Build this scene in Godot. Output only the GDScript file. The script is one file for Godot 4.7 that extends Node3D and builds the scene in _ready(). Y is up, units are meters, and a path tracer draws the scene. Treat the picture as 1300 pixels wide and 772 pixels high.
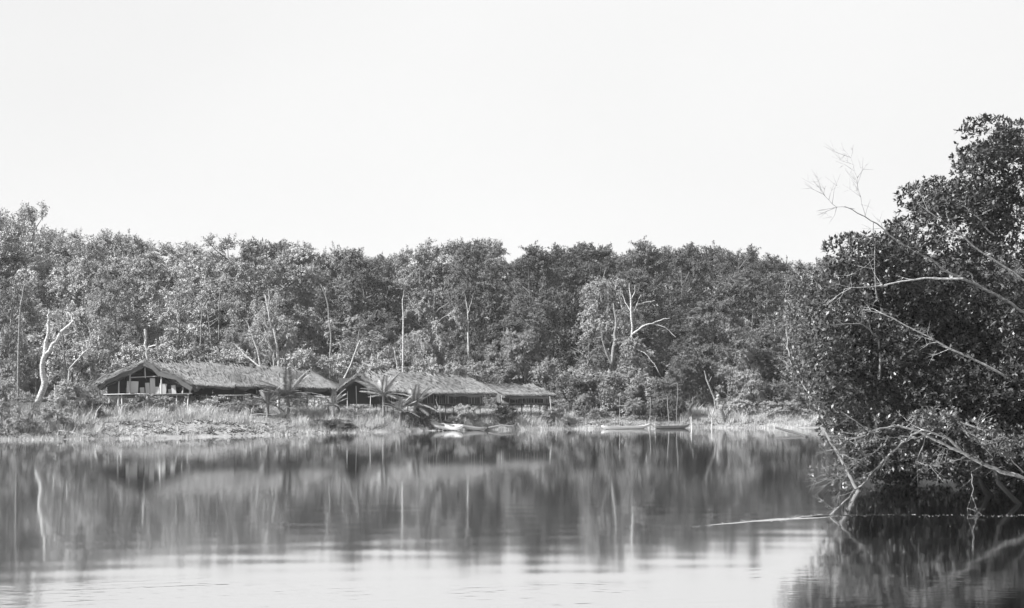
extends Node3D

# ---------------------------------------------------------------- camera numbers
const F := 1800.0            # focal length in photo pixels (1300 wide)
const EYE := Vector3(0, 4.33, 0)
const HORIZON := 470.0       # photo row of the horizon
const KINDS := ["silver_leaf", "light_leaf", "green_leaf", "deep_green_leaf"]   # leaf tones, pale to dark
const NEAR := 1.135          # depth factor of the riverside trees
var rng := RandomNumberGenerator.new()
var noise := FastNoiseLite.new()
var M := {}
var names := {}

# world point seen at photo pixel (px, py) at depth d metres along -z
func at(px: float, py: float, d: float) -> Vector3:
	var t := atan((HORIZON - 386.0) / F)
	var r := Vector3((px - 650.0) / F, (386.0 - py) / F, -1.0).rotated(Vector3.RIGHT, t)
	return EYE + r * (d / -r.z)

func spot(px: float, d: float) -> Vector2:
	var p := at(px, HORIZON, d)
	return Vector2(p.x, p.z)

# ---------------------------------------------------------------- mesh builder
class MB:
	var v := PackedVector3Array()
	var n := PackedVector3Array()
	var c := PackedColorArray()
	var i := PackedInt32Array()

	func tri(a: Vector3, b: Vector3, d: Vector3, col: Color) -> void:
		var nn := (d - a).cross(b - a).normalized()
		var k := v.size()
		v.append(a); v.append(b); v.append(d)
		n.append(nn); n.append(nn); n.append(nn)
		c.append(col); c.append(col); c.append(col)
		i.append(k); i.append(k + 1); i.append(k + 2)

	# quad whose front looks along `face`
	func quad(a: Vector3, b: Vector3, d: Vector3, e: Vector3, face: Vector3, col: Color) -> void:
		if (d - a).cross(b - a).dot(face) < 0.0:
			var s := b
			b = e
			e = s
		tri(a, b, d, col)
		tri(a, d, e, col)

	func box(p: Vector3, ax: Vector3, ay: Vector3, az: Vector3, col: Color) -> void:
		for s in [-1.0, 1.0]:
			quad(p + ax * s - ay - az, p + ax * s + ay - az, p + ax * s + ay + az, p + ax * s - ay + az, ax * s, col)
			quad(p + ay * s - ax - az, p + ay * s + ax - az, p + ay * s + ax + az, p + ay * s - ax + az, ay * s, col)
			quad(p + az * s - ax - ay, p + az * s + ax - ay, p + az * s + ax + ay, p + az * s - ax + ay, az * s, col)

	func tube(pts: Array, radii: Array, sides: int, col: Color) -> void:
		var start := v.size()
		var m := pts.size()
		var side := Vector3.ZERO
		for k in m:
			var dir: Vector3 = (pts[mini(k + 1, m - 1)] - pts[maxi(k - 1, 0)]).normalized()
			if side == Vector3.ZERO:
				side = dir.cross(Vector3(0.31, 0.2, 0.93)).normalized()
			side = (side - dir * side.dot(dir)).normalized()
			var up := dir.cross(side)
			for s in sides:
				var a := TAU * s / sides
				var o := side * cos(a) + up * sin(a)
				v.append(pts[k] + o * radii[k])
				n.append(o)
				c.append(col)
		for k in m - 1:
			for s in sides:
				var a := start + k * sides + s
				var b := start + k * sides + (s + 1) % sides
				var d := a + sides
				var e := b + sides
				if (v[d] - v[a]).cross(v[b] - v[a]).dot(n[a]) >= 0.0:
					i.append(a); i.append(b); i.append(d)
					i.append(b); i.append(e); i.append(d)
				else:
					i.append(a); i.append(d); i.append(b)
					i.append(b); i.append(d); i.append(e)
		for end in [0, m - 1]:
			for s in range(1, sides - 1):
				var q: int = start + end * sides
				var face: Vector3 = (pts[1] - pts[0]) * (-1.0 if end == 0 else 1.0)
				var a := v[q]
				var b := v[q + s]
				var d := v[q + s + 1]
				if (d - a).cross(b - a).dot(face) < 0.0:
					tri(a, d, b, col)
				else:
					tri(a, b, d, col)

	func leaf(p: Vector3, d: Vector3, up: Vector3, l: float, w: float, col: Color) -> void:
		var s := d.cross(up).normalized() * (w * 0.5)
		var nn := s.cross(d).normalized()
		var k := v.size()
		var mid := p + d * (l * 0.45)
		v.append(p); v.append(mid + s); v.append(p + d * l); v.append(mid - s)
		n.append(nn); n.append(nn); n.append(nn); n.append(nn)
		c.append(col); c.append(col); c.append(col); c.append(col)
		i.append(k); i.append(k + 2); i.append(k + 1)
		i.append(k); i.append(k + 3); i.append(k + 2)

	func done() -> ArrayMesh:
		var a := []
		a.resize(Mesh.ARRAY_MAX)
		a[Mesh.ARRAY_VERTEX] = v
		a[Mesh.ARRAY_NORMAL] = n
		a[Mesh.ARRAY_COLOR] = c
		a[Mesh.ARRAY_INDEX] = i
		var m := ArrayMesh.new()
		if v.size():
			m.add_surface_from_arrays(Mesh.PRIMITIVE_TRIANGLES, a)
		return m

func g(x: float) -> Color:
	return Color(x, x, x)

func rv() -> Vector3:      # random direction
	var z := rng.randf_range(-1, 1)
	var a := rng.randf() * TAU
	var q := sqrt(1 - z * z)
	return Vector3(q * cos(a), z, q * sin(a))

func numbered(called: String) -> String:
	var k: int = names.get(called, 0)
	names[called] = k + 1
	return called if k == 0 else "%s_%03d" % [called, k]

func part(called: String, mesh: Mesh, mat: Material, parent: Node) -> MeshInstance3D:
	var o := MeshInstance3D.new()
	o.name = called
	o.mesh = mesh
	for k in mesh.get_surface_count():
		o.set_surface_override_material(k, mat)
	parent.add_child(o, true)
	return o

func thing(called: String, label: String, category: String, where: Vector3, group := "") -> Node3D:
	var o := Node3D.new()
	o.name = numbered(called)
	add_child(o, true)
	o.position = where
	tag(o, label, category, group)
	return o

func tag(o: Node, label: String, category: String, group := "", kind := "") -> void:
	o.set_meta("label", label)
	o.set_meta("category", category)
	if group: o.set_meta("group", group)
	if kind: o.set_meta("kind", kind)

func mat(lin: float, rough := 0.9, back := 0.0, spec := 0.35, grain := "") -> StandardMaterial3D:
	var m := StandardMaterial3D.new()
	m.albedo_color = g(lin).linear_to_srgb()
	m.roughness = rough
	m.metallic_specular = spec
	m.vertex_color_use_as_albedo = true
	if back > 0.0:
		m.backlight_enabled = true
		m.backlight = g(back)
	if grain:
		m.albedo_texture = M[grain]
		m.uv1_triplanar = true
		m.uv1_world_triplanar = true
	return m

func noise_tex(freq: float, lo: float, hi: float, seed_: int, octaves := 4) -> NoiseTexture2D:
	var f := FastNoiseLite.new()
	f.seed = seed_
	f.noise_type = FastNoiseLite.TYPE_SIMPLEX_SMOOTH
	f.frequency = freq
	f.fractal_octaves = octaves
	var t := NoiseTexture2D.new()
	t.width = 512
	t.height = 512
	t.seamless = true
	t.noise = f
	var r := Gradient.new()
	r.set_color(0, g(lo)); r.set_color(1, g(hi))
	t.color_ramp = r
	return t

# ---------------------------------------------------------------- land
var shore_px := [[-700, 560], [-60, 559], [0, 558.5], [100, 558], [200, 556], [330, 553], [440, 549], [545, 546.5], [700, 545], [830, 543], [1000, 542.5], [1060, 542], [1400, 540], [2200, 539]]
var shore := []

func shore_z(x: float) -> float:
	for k in shore.size() - 1:
		if x <= shore[k + 1].x:
			var t: float = clampf((x - shore[k].x) / (shore[k + 1].x - shore[k].x), 0.0, 1.0)
			return lerpf(shore[k].y, shore[k + 1].y, t)
	return shore[-1].y

func land(x: float, z: float) -> float:
	var wob := noise.get_noise_2d(x * 4.0, z * 4.0)
	var s := shore_z(x) + wob * 1.6 - z          # metres inland
	var h := -1.4
	if s > -4.0:
		h = -0.7 + 0.9 * smoothstep(-4.0, 1.5, s) + 0.75 * smoothstep(0.0, 9.0, s) + 0.6 * smoothstep(9.0, 50.0, s)
		h += noise.get_noise_2d(x * 13.0, z * 13.0) * 0.16 * smoothstep(-1.0, 3.0, s)
	var e := Vector2((x - 28.0) / 11.5, (z + 70.0) / 14.5).length() + wob * 0.08
	if e < 1.25:
		h = maxf(h, -1.0 + 1.7 * smoothstep(1.2, 0.75, e))
	return h

func make_land() -> void:
	var b := MB.new()
	var xs := []
	var zs := []
	var x := -900.0
	while x < 900.0:
		xs.append(x)
		x += 0.8 if absf(x) < 75.0 else (8.0 if absf(x) < 200.0 else 60.0)
	var z := 60.0
	while z > -1500.0:
		zs.append(z)
		z -= 20.0 if z > -30 else (0.8 if z > -135.0 else (4.0 if z > -200 else 80.0))
	var w := xs.size()
	for zz in zs:
		for xx in xs:
			b.v.append(Vector3(xx, land(xx, zz), zz))
			var litter: float = 0.3 if (xx > 8.0 and zz > -85.0) or shore_z(xx) - zz > 17.0 + 5.0 * noise.get_noise_2d(xx * 10.0, zz * 10.0) else 1.0  # leaf-litter ground, with the shade under the trees put into its colour too
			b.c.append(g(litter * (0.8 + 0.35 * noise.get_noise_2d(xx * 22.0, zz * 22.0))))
	for j in zs.size():
		for k in w:
			var a: Vector3 = b.v[j * w + maxi(k - 1, 0)]
			var d: Vector3 = b.v[j * w + mini(k + 1, w - 1)]
			var e: Vector3 = b.v[maxi(j - 1, 0) * w + k]
			var f: Vector3 = b.v[mini(j + 1, zs.size() - 1) * w + k]
			b.n.append((e - f).cross(d - a).normalized())
	for j in zs.size() - 1:
		for k in w - 1:
			var a: int = j * w + k
			for t in [a, a + w, a + 1, a + 1, a + w, a + w + 1]:
				b.i.append(t)
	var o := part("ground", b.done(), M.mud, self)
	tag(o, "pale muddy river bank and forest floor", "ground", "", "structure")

func make_water() -> void:
	# one sheet: a fine grid where the near water is ruffled by wind, coarse beyond
	var b := MB.new()
	var waves := []
	for k in 30:
		var l := 0.09 * pow(6.0, rng.randf())
		var a := PI * 0.5 + rng.randfn(0.0, 0.5)
		waves.append([Vector2(cos(a), sin(a)) * TAU / l, rng.randf() * TAU, 0.0023 * l / TAU])
	var swell := []
	for k in 14:
		var l := rng.randf_range(0.9, 3.2)
		var a := PI * 0.5 + rng.randfn(0.0, 0.3)
		swell.append([Vector2(cos(a), sin(a)) * TAU / l, rng.randf() * TAU, 0.0005 * l / TAU])
	var xs := []
	var zs := []
	var x := -13.0
	while x <= 17.0:
		xs.append(x)
		x += 0.085
	var z := -15.0
	while z >= -48.0:
		zs.append(z)
		z -= 0.055 if z > -33.5 else (0.028 if z < -39.0 and z > -44.6 else 0.17)
	# the current's wake off the branch that dips into the water: a low ridge along this line
	var wake := []
	for q in [[850, 668], [900, 665], [945, 661], [985, 657.5], [1020, 655.5], [1050, 653.5], [1100, 653], [1160, 653], [1220, 653.5], [1290, 654], [1420, 655]]:
		wake.append(spot(q[0], EYE.y * F / (q[1] - HORIZON)))
	var w := xs.size()
	for zz in zs:
		var fade: float = smoothstep(-15.0, -16.5, zz) * smoothstep(-48.0, -46.0, zz)
		for xx in xs:
			var q := Vector2(xx, zz)
			var edge: float = fade * smoothstep(0.0, 1.0, minf(xx + 13.0, 17.0 - xx))
			var patch: float = noise.get_noise_2d(xx * 6.0, zz * 16.0)
			var ruffle: float = smoothstep(-30.6 , -27.6, zz + patch * 3.0 + 0.06 * xx)
			ruffle *= 0.75 + 0.5 * noise.get_noise_2d(xx * 15.0 + 400.0, zz * 40.0)
			var h := 0.0
			var dx := 0.0
			var dz := 0.0
			for s in swell:
				var ph: float = s[0].dot(q) + s[1]
				var am: float = s[2] * edge
				h += am * sin(ph)
				dx += am * s[0].x * cos(ph); dz += am * s[0].y * cos(ph)
			if ruffle * edge > 0.002:
				for s in waves:
					var ph: float = s[0].dot(q) + s[1]
					var am: float = s[2] * edge * ruffle
					h += am * sin(ph)
					dx += am * s[0].x * cos(ph); dz += am * s[0].y * cos(ph)
			if zz < -38.0 and xx > wake[0].x:
				var wz := 0.0
				for k in wake.size() - 1:
					if xx >= wake[k].x and xx <= wake[k + 1].x:
						wz = lerpf(wake[k].y, wake[k + 1].y, (xx - wake[k].x) / (wake[k + 1].x - wake[k].x))
				wz += noise.get_noise_2d(xx * 18.0, 5.0) * 0.12
				var strong: float = smoothstep(wake[0].x, wake[4].x, xx) * (1.0 - 0.45 * smoothstep(wake[5].x, wake[6].x, xx)) * edge
				strong *= clampf(0.8 + 1.3 * noise.get_noise_2d(xx * 30.0, 60.0), 0.15, 1.4)
				var broad: float = 0.075 + 0.1 * smoothstep(wake[2].x, wake[3].x, xx) * smoothstep(wake[5].x + 0.3, wake[5].x, xx)
				var u: float = (zz - wz) / broad
				var am: float = 0.17 * broad * strong * exp(-u * u)
				h += am
				dz += am * -2.0 * u / broad
			b.v.append(Vector3(xx, h, zz))
			b.n.append(Vector3(-dx, 1, -dz).normalized())
			b.c.append(g(1))
	for j in zs.size() - 1:
		for k in w - 1:
			var a: int = j * w + k
			for t in [a, a + w, a + 1, a + 1, a + w, a + w + 1]:
				b.i.append(t)
	var x0: float = xs[0]
	var x1: float = xs[-1]
	var z0: float = zs[0]
	var z1: float = zs[-1]
	for r in [[-900, 900, 60, z0], [-900, x0, z0, z1], [x1, 900, z0, z1], [-900, 900, z1, -160.0]]:
		b.quad(Vector3(r[0], 0, r[2]), Vector3(r[1], 0, r[2]), Vector3(r[1], 0, r[3]), Vector3(r[0], 0, r[3]), Vector3.UP, g(1))
	var o := part("river", b.done(), M.water, self)
	tag(o, "calm river mirroring the forest, ruffled close by", "water", "", "structure")

# ---------------------------------------------------------------- trees
# kinds: round, tiered, sparse, draped, shrub
func make_tree(kind: String, seed_: int) -> Dictionary:
	rng.seed = seed_
	var t := MB.new()
	var b := MB.new()
	var H := 16.0
	var clumps := []      # [centre, radius, flatness]
	var lean := Vector3(rng.randf_range(-0.06, 0.06), 1, rng.randf_range(-0.06, 0.06))
	var trunk_r := 0.24
	var low := 0.42
	var R := 4.0
	var count := 46
	match kind:
		"round": low = rng.randf_range(0.2, 0.4); R = rng.randf_range(2.9, 4.2); count = 46
		"tiered": low = 0.25; R = rng.randf_range(3.0, 3.9); count = 50
		"sparse": low = 0.45; R = 3.4; count = 26; trunk_r = 0.17
		"draped": low = 0.08; R = 2.3; count = 46
		"shrub": H = 5.0; low = 0.0; R = 2.3; count = 34; trunk_r = 0.07
	for k in count:
		var f := rng.randf()
		var y := lerpf(low, 0.97, f)
		var a := rng.randf() * TAU
		var env := 1.0
		match kind:
			"round": env = sqrt(maxf(0.12, 1.0 - pow(absf(f - 0.5) / 0.66, 2.6)))
			"tiered":
				var tier := floorf(f * 6.0)
				y = lerpf(low, 0.96, (tier + 0.5) / 6.0 + rng.randf_range(-0.03, 0.03))
				env = [0.75, 1.0, 0.95, 0.9, 0.75, 0.5][int(tier)]
			"sparse": env = 0.45 + 0.75 * sin(f * PI * 0.85)
			"draped": env = [0.55, 0.5, 0.6, 0.75, 1.2, 1.6, 1.3][int(f * 6.99)]
			"shrub": env = sqrt(maxf(0.08, 1.0 - f * f))
		var rad := R * env * sqrt(rng.randf_range(0.12, 1.0))
		var cr := rng.randf_range(0.8, 1.65)
		if kind == "shrub": cr = rng.randf_range(0.45, 0.85)
		if kind == "sparse": cr = rng.randf_range(0.55, 0.95)
		clumps.append([Vector3(cos(a) * rad, y * H - cr * 0.4, sin(a) * rad) + Vector3(lean.x, 0, lean.z) * y * H, cr, 0.5 if kind == "tiered" else rng.randf_range(0.55, 0.85)])
	# trunk and limbs
	var stems := 4 if kind == "shrub" else 1
	for s in stems:
		var off := Vector3.ZERO if stems == 1 else Vector3(rng.randf_range(-.5, .5), 0, rng.randf_range(-.5, .5))
		var pts := []
		var rr := []
		var bend := Vector3(rng.randf_range(-0.4, 0.4), 0, rng.randf_range(-0.4, 0.4))
		for k in 8:
			var f := k / 7.0
			pts.append(off + Vector3(lean.x * f * H, f * H * 0.9, lean.z * f * H) + bend * sin(f * 5.0) + (off * 2.0 * f))
			rr.append(trunk_r * (1.0 - 0.85 * f) + (0.16 * trunk_r / 0.24 if k == 0 else 0.0))
		pts[0].y = -0.5
		t.tube(pts, rr, 7, g(rng.randf_range(0.8, 1.1)))
	if kind != "draped":
		for k in range(0, clumps.size(), 2):
			var e: Vector3 = clumps[k][0]
			var y0 := maxf(0.1, (e.y - e.slide(Vector3.UP).length() * 0.7))
			var st := Vector3(lean.x * y0, y0, lean.z * y0)
			var mid := st.lerp(e, 0.55) + rv() * 0.25
			var r0 := trunk_r * 0.34
			t.tube([st, mid, e], [r0, r0 * 0.6, r0 * 0.22], 5, g(rng.randf_range(0.8, 1.15)))
	else:
		for k in 7:
			var y0 := H * rng.randf_range(0.55, 0.85)
			var a := rng.randf() * TAU
			var e := Vector3(cos(a), 0.5, sin(a)) * rng.randf_range(2.0, 3.8) + Vector3(0, y0, 0)
			var st := Vector3(0, y0 - 0.6, 0)
			t.tube([st, st.lerp(e, 0.5) + Vector3(0, 0.3, 0), e], [0.1, 0.07, 0.02], 5, g(1.3))
	# leaves
	var mid_y := H * (low + 0.97) * 0.5
	var ll: float = {"round": 0.19, "tiered": 0.19, "sparse": 0.18, "draped": 0.2, "shrub": 0.14}[kind]
	for cl in clumps:
		var p: Vector3 = cl[0]
		var cr: float = cl[1]
		var out := Vector3(p.x, (p.y - mid_y) * 0.6, p.z).normalized()
		var tone := rng.randf_range(0.66, 1.3)
		var twigs := int(cr * cr * 12.0) + 6
		if kind == "shrub": twigs = int(cr * cr * 34.0) + 6
		var hang: float = {"round": 0.35, "tiered": 0.1, "sparse": 0.9, "draped": 0.8, "shrub": 0.3}[kind]
		for w in twigs:
			var d := (rv() + out * 0.4 + Vector3(0, 0.3, 0)).normalized()
			d.y *= cl[2] + 0.15
			var st := p + rv() * cr * 0.35
			var len_ := cr * rng.randf_range(0.5, 1.3)
			var many := int(len_ / ll * 8.0)
			for k in many:
				var f := (k + rng.randf()) / many
				var q := st + d * (len_ * f) + Vector3(0, -hang * 0.5 * f * f * len_, 0) + rv() * ll * rng.randf_range(0.2, 0.8)
				var ld := (d * 0.5 + rv() * 0.8 - Vector3(0, hang * 0.9, 0)).normalized()
				var up := Vector3(0, 0.5, 0) + d * 0.6 + rv() * 0.6
				b.leaf(q, ld, up, ll * rng.randf_range(0.65, 1.3), ll * rng.randf_range(0.35, 0.6), g(tone * rng.randf_range(0.8, 1.2)))
	if kind == "draped" or kind == "sparse":
		# hanging creepers
		for k in (70 if kind == "draped" else 14):
			var cl: Array = clumps[rng.randi() % clumps.size()]
			var q: Vector3 = cl[0] + rv() * cl[1] * 0.8
			var len_ := rng.randf_range(1.0, 3.5)
			var n := int(len_ * 22)
			for s in n:
				q += Vector3(rng.randf_range(-.05, .05), -len_ / n, rng.randf_range(-.05, .05))
				if q.y < 0.2: break
				b.leaf(q + rv() * 0.16, (rv() - Vector3(0, 0.7, 0)).normalized(), rv() + Vector3(0, .5, 0), 0.26, 0.14, g(rng.randf_range(0.7, 1.3)))
	return {"trunk": t.done(), "crown": b.done(), "h": H}

var protos := {}
func place_tree(called: String, kind: String, var_: int, px: float, ytop: float, d: float, crown: Material, bark: Material, wide: float, label: String, category: String, group: String) -> Node3D:
	var list: Array = protos[kind]
	var pr: Dictionary = list[var_ % list.size()]
	var s := spot(px, d)
	var y0 := land(s.x, s.y)
	var h := at(px, ytop, d).y - y0
	var o := thing(called, label, category, Vector3(s.x, y0 - 0.02, s.y), group)
	part("trunk", pr.trunk, bark, o)
	part("crown", pr.crown, crown, o)
	var k: float = h / pr.h
	var wk := clampf(k, 0.75, 1.5) * wide if kind != "shrub" else maxf(k, 0.5) * wide
	o.scale = Vector3(wk, k, wk)
	o.rotation.y = rng.randf() * TAU
	return o

var skyline := [[-300, 262], [-120, 250], [90, 290], [150, 293], [200, 300], [250, 309], [300, 304], [340, 300], [380, 307], [430, 318], [460, 311], [490, 319], [530, 313], [575, 305], [600, 298], [640, 300], [680, 312], [720, 309], [770, 306], [800, 311], [850, 312], [880, 305], [920, 307], [950, 318], [990, 325], [1030, 327], [1080, 326], [1300, 322], [1600, 315]]
func sky_y(px: float) -> float:
	for k in skyline.size() - 1:
		if px <= skyline[k + 1][0]:
			return lerpf(skyline[k][1], skyline[k + 1][1], clampf((px - skyline[k][0]) / float(skyline[k + 1][0] - skyline[k][0]), 0, 1))
	return 315.0

# leaf tones chosen at random about a value that darkens along the shore: palest
# at the near bank and the huts, darker past the canoes; the same in every row
func tone_at(px: float) -> int:
	var t := clampf(px / 270.0, 0.0, 2.7) - 0.1 + rng.randf_range(-0.9, 0.9)
	return clampi(int(round(t)), 0, 3)

func region(px: float) -> String:
	for a in [[-60, "off past the leaning white trunk"], [60, "behind the leaning white trunk"], [125, "beside the gabled porch"], [200, "behind the gabled porch"], [290, "behind the long hut's middle"], [370, "behind the twin-stemmed dead tree"], [440, "behind the long hut's far end"], [510, "behind the arched porch"], [580, "behind the middle hut's roof"], [650, "behind the straight-eaved hut"], [730, "past the straight-eaved hut"], [800, "behind the pale canoe"], [870, "behind the dark canoe"], [950, "behind the flared stump"], [1030, "behind the grassy far bank"], [1180, "behind the pale-leaved riverside tree"]]:
		if px < a[0]: return a[1]
	return "hidden by the riverside trees"

func make_forest() -> void:
	for k in 4: protos.get_or_add("round", []).append(make_tree("round", 11 + k))
	for k in 4: protos.get_or_add("tiered", []).append(make_tree("tiered", 31 + k))
	for k in 3: protos.get_or_add("sparse", []).append(make_tree("sparse", 51 + k))
	for k in 2: protos.get_or_add("draped", []).append(make_tree("draped", 71 + k))
	for k in 4: protos.get_or_add("shrub", []).append(make_tree("shrub", 91 + k))
	rng.seed = 5
	var words := ["pale", "light grey", "mid grey", "dark"]
	# rows from the back: [depth, from, to, step, drop below the skyline lo, hi, kinds]
	var rows := [
		[238, -260, 1560, 62, 2, 14, ["round", "tiered"]],
		[206, -240, 1500, 38, -3, 7, ["round", "tiered", "round"]],
		[172, -200, 1420, 40, 4, 28, ["tiered", "round", "round", "draped", "sparse"]],
		[144, -160, 1330, 42, 44, 110, ["draped", "round", "sparse", "tiered", "draped"]],
	]
	var row_word := ["far back,", "on the skyline,", "below the skyline,", "at the forest's front,"]
	var row_group := ["forest trees far back", "forest trees on the skyline", "forest trees below the skyline", "forest trees at the front"]
	var hollows := [[715, 40], [400, 34], [832, 30], [583, 26], [505, 18]]
	for ri in rows.size():
		var r: Array = rows[ri]
		var px: float = r[1]
		while px < r[2]:
			var p := px + rng.randf_range(-12, 12)
			var kinds: Array = r[6]
			var kind: String = kinds[rng.randi() % kinds.size()]
			var d: float = r[0] + rng.randf_range(-5, 5)
			if p > 900.0: d += 12.0
			var skip := false
			if ri == 3:
				for h in hollows:
					if absf(p - h[0]) < h[1]: skip = true
			if ri == 2:
				for h in hollows:
					if absf(p - h[0]) < h[1] * 0.75: skip = true
			var y := sky_y(p) + rng.randf_range(r[4], r[5]) - 5.0
			var tone := tone_at(p)
			var shape: String = {"round": "broad-crowned", "tiered": "layered-crowned", "sparse": "thin-crowned", "draped": "creeper-hung"}[kind]
			var label: String = "%s %s jungle tree %s %s" % [words[tone], shape, row_word[ri], region(p)]
			if not skip:
				place_tree("jungle_tree", kind, rng.randi(), p, y, d, M[KINDS[tone]], M.bark, rng.randf_range(0.85, 1.15), label, "tree", row_group[ri])
			px += r[3]
	# shaded undergrowth inside the forest
	for ri in 3:
		var px := -200.0
		while px < 1300.0:
			var p := px + rng.randf_range(-14, 14)
			var tone := tone_at(p)
			var gap := false
			for h in hollows:
				if ri < 2 and absf(p - h[0]) < h[1] * 1.1: gap = true
			if gap:
				px += 40.0
				continue
			var label: String = "%s shrub %s %s" % [words[tone], ["between the forest trunks,", "at the forest's edge,", "deep in the forest,"][ri], region(p)]
			place_tree("undergrowth_shrub", "shrub", rng.randi(), p, rng.randf_range(405, 450) + [0.0, 25.0, -25.0][ri], [152.0, 126.0, 200.0][ri] + rng.randf_range(-4, 4), M[KINDS[tone]], M.bark, rng.randf_range(0.9, 1.3), label, "shrub", "forest undergrowth shrubs")
			px += [50.0, 66.0, 44.0][ri]

	# trees of the left bank, nearer and paler
	for a in [["sparse", 1, -2, 240, 180, 0, 0.9, "tall thin pale tree whose top stands above the near bank's other trees"],
			["round", 2, 36, 252, 176, 0, 0.62, "tall pale tree with ragged top on the near bank, inland of the leaning white trunk"],
			["tiered", 1, -32, 262, 178, 1, 0.8, "tall light grey layered tree beside the ragged pale tree on the near bank"],
			["round", 0, -95, 268, 180, 0, 0.9, "broad pale tree at the far end of the near bank"],
			["round", 3, 108, 325, 130, 0, 0.8, "pale broad tree filling the space left of the gabled hut's roof"],
			["sparse", 0, 78, 372, 102, 0, 0.95, "small pale airy tree close behind the leaning white trunk"],
			["round", 1, 10, 345, 112, 1, 0.75, "light grey rounded tree below the ragged pale tree"],
			["round", 1, 150, 345, 119, 1, 0.75, "light grey tree whose crown hangs over the gabled hut's back corner"],
			["sparse", 1, 222, 322, 126, 0, 1.0, "pale airy tree with forked white trunk behind the gabled hut"],
			["sparse", 2, 270, 340, 122, 1, 1.0, "light grey airy tree behind the middle of the long hut"],
			["round", 2, 350, 374, 119, 0, 0.62, "pale rounded tree over the long hut beside bare white stems"],
			["round", 0, 303, 415, 117, 1, 0.5, "small light grey round tree peeping over the long hut's ridge"],
			["sparse", 0, 452, 382, 122, 1, 0.9, "light grey airy tree behind the leaning bare pole"],
			["draped", 0, 546, 352, 121, 1, 0.8, "creeper-clad column of a tree behind the middle hut"],
			["round", 3, 520, 418, 117, 0, 0.45, "pale bushy young tree above the middle hut's ridge"],
			["tiered", 0, 596, 352, 130, 2, 0.8, "mid grey layered tree with forked pale stem above the middle hut"],
			["round", 1, 668, 415, 118, 1, 0.62, "light grey bushy tree overhanging the right-hand hut's roof"],
			["round", 2, 632, 428, 119, 1, 0.5, "light grey bushy young tree behind the right-hand hut's ridge"],
			["draped", 1, 772, 345, 119, 1, 0.85, "great creeper-draped tree with pale trunk behind the moored canoes"],
			["draped", 0, 745, 420, 117, 2, 0.6, "shorter creeper-draped tree beside the great draped tree"],
			["tiered", 2, 905, 372, 122, 2, 0.9, "mid grey layered tree leaning over the dark canoe's landing"],
			["draped", 0, 808, 418, 113.5, 1, 0.62, "creeper heap hung round the foot of the pale dead tree"],
			["round", 3, 935, 400, 121, 1, 0.6, "light grey bushy tree beside the flared pale trunk"],
			["round", 0, 868, 452, 114, 2, 0.42, "low dark-stemmed umbrella tree right behind the dark canoe"],
			["round", 2, 985, 405, 126, 2, 0.75, "mid grey broad tree over the far grassy bank"],
			["tiered", 1, 1040, 385, 128, 3, 0.8, "dark layered tree behind the overhanging riverside tree"]]:
		place_tree("bank_tree", a[0], a[1], a[2], a[3], a[4] + (4.0 if a[2] > 125 and a[2] < 705 else 0.0), M[KINDS[a[5]]], M.pale_bark if a[0] != "tiered" else M.bark, a[6], a[7], "tree", "")
	# shrubs along the bank
	for a in [[-40, 470, 93, 0], [8, 478, 93, 0], [30, 495, 90, 1], [92, 478, 97, 0], [108, 492, 98, 1], [70, 500, 92, 0], [120, 505, 98, 1], [-5, 505, 90, 0],
			[128, 440, 113, 0], [170, 432, 115, 0], [215, 430, 115, 0], [252, 428, 116, 1], [290, 440, 114, 0], [390, 440, 114, 0], [420, 445, 115, 0],
			[475, 448, 114, 0], [500, 432, 116, 1], [540, 450, 114, 0], [572, 460, 113, 1], [604, 452, 115, 1], [700, 455, 114, 1], [720, 470, 112, 2], [735, 458, 115, 1],
			[760, 472, 112, 1], [785, 462, 113, 1], [812, 470, 112, 1], [846, 472, 111, 2], [925, 462, 114, 1], [955, 470, 113, 1], [985, 478, 113, 2], [1015, 470, 115, 2], [1045, 465, 115, 2], [1080, 470, 118, 2],
			[745, 500, 109, 1], [805, 503, 110, 1], [940, 506, 112, 0], [975, 508, 111, 0], [1005, 505, 111, 1], [710, 505, 109, 1]]:
		var label: String = "%s leafy bush on the bank %s, %s" % [words[a[3]], region(a[0]), "low" if a[1] > 490 else "shoulder-high" if a[1] > 465 else "tall"]
		place_tree("bank_bush", "shrub", rng.randi(), a[0] + rng.randf_range(-3, 3), a[1], a[2] + (4.0 if a[0] > 125 and a[0] < 705 else 0.0), M[KINDS[a[3]]], M.bark, rng.randf_range(0.8, 1.15), label, "bush", "bushes along the bank")

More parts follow.
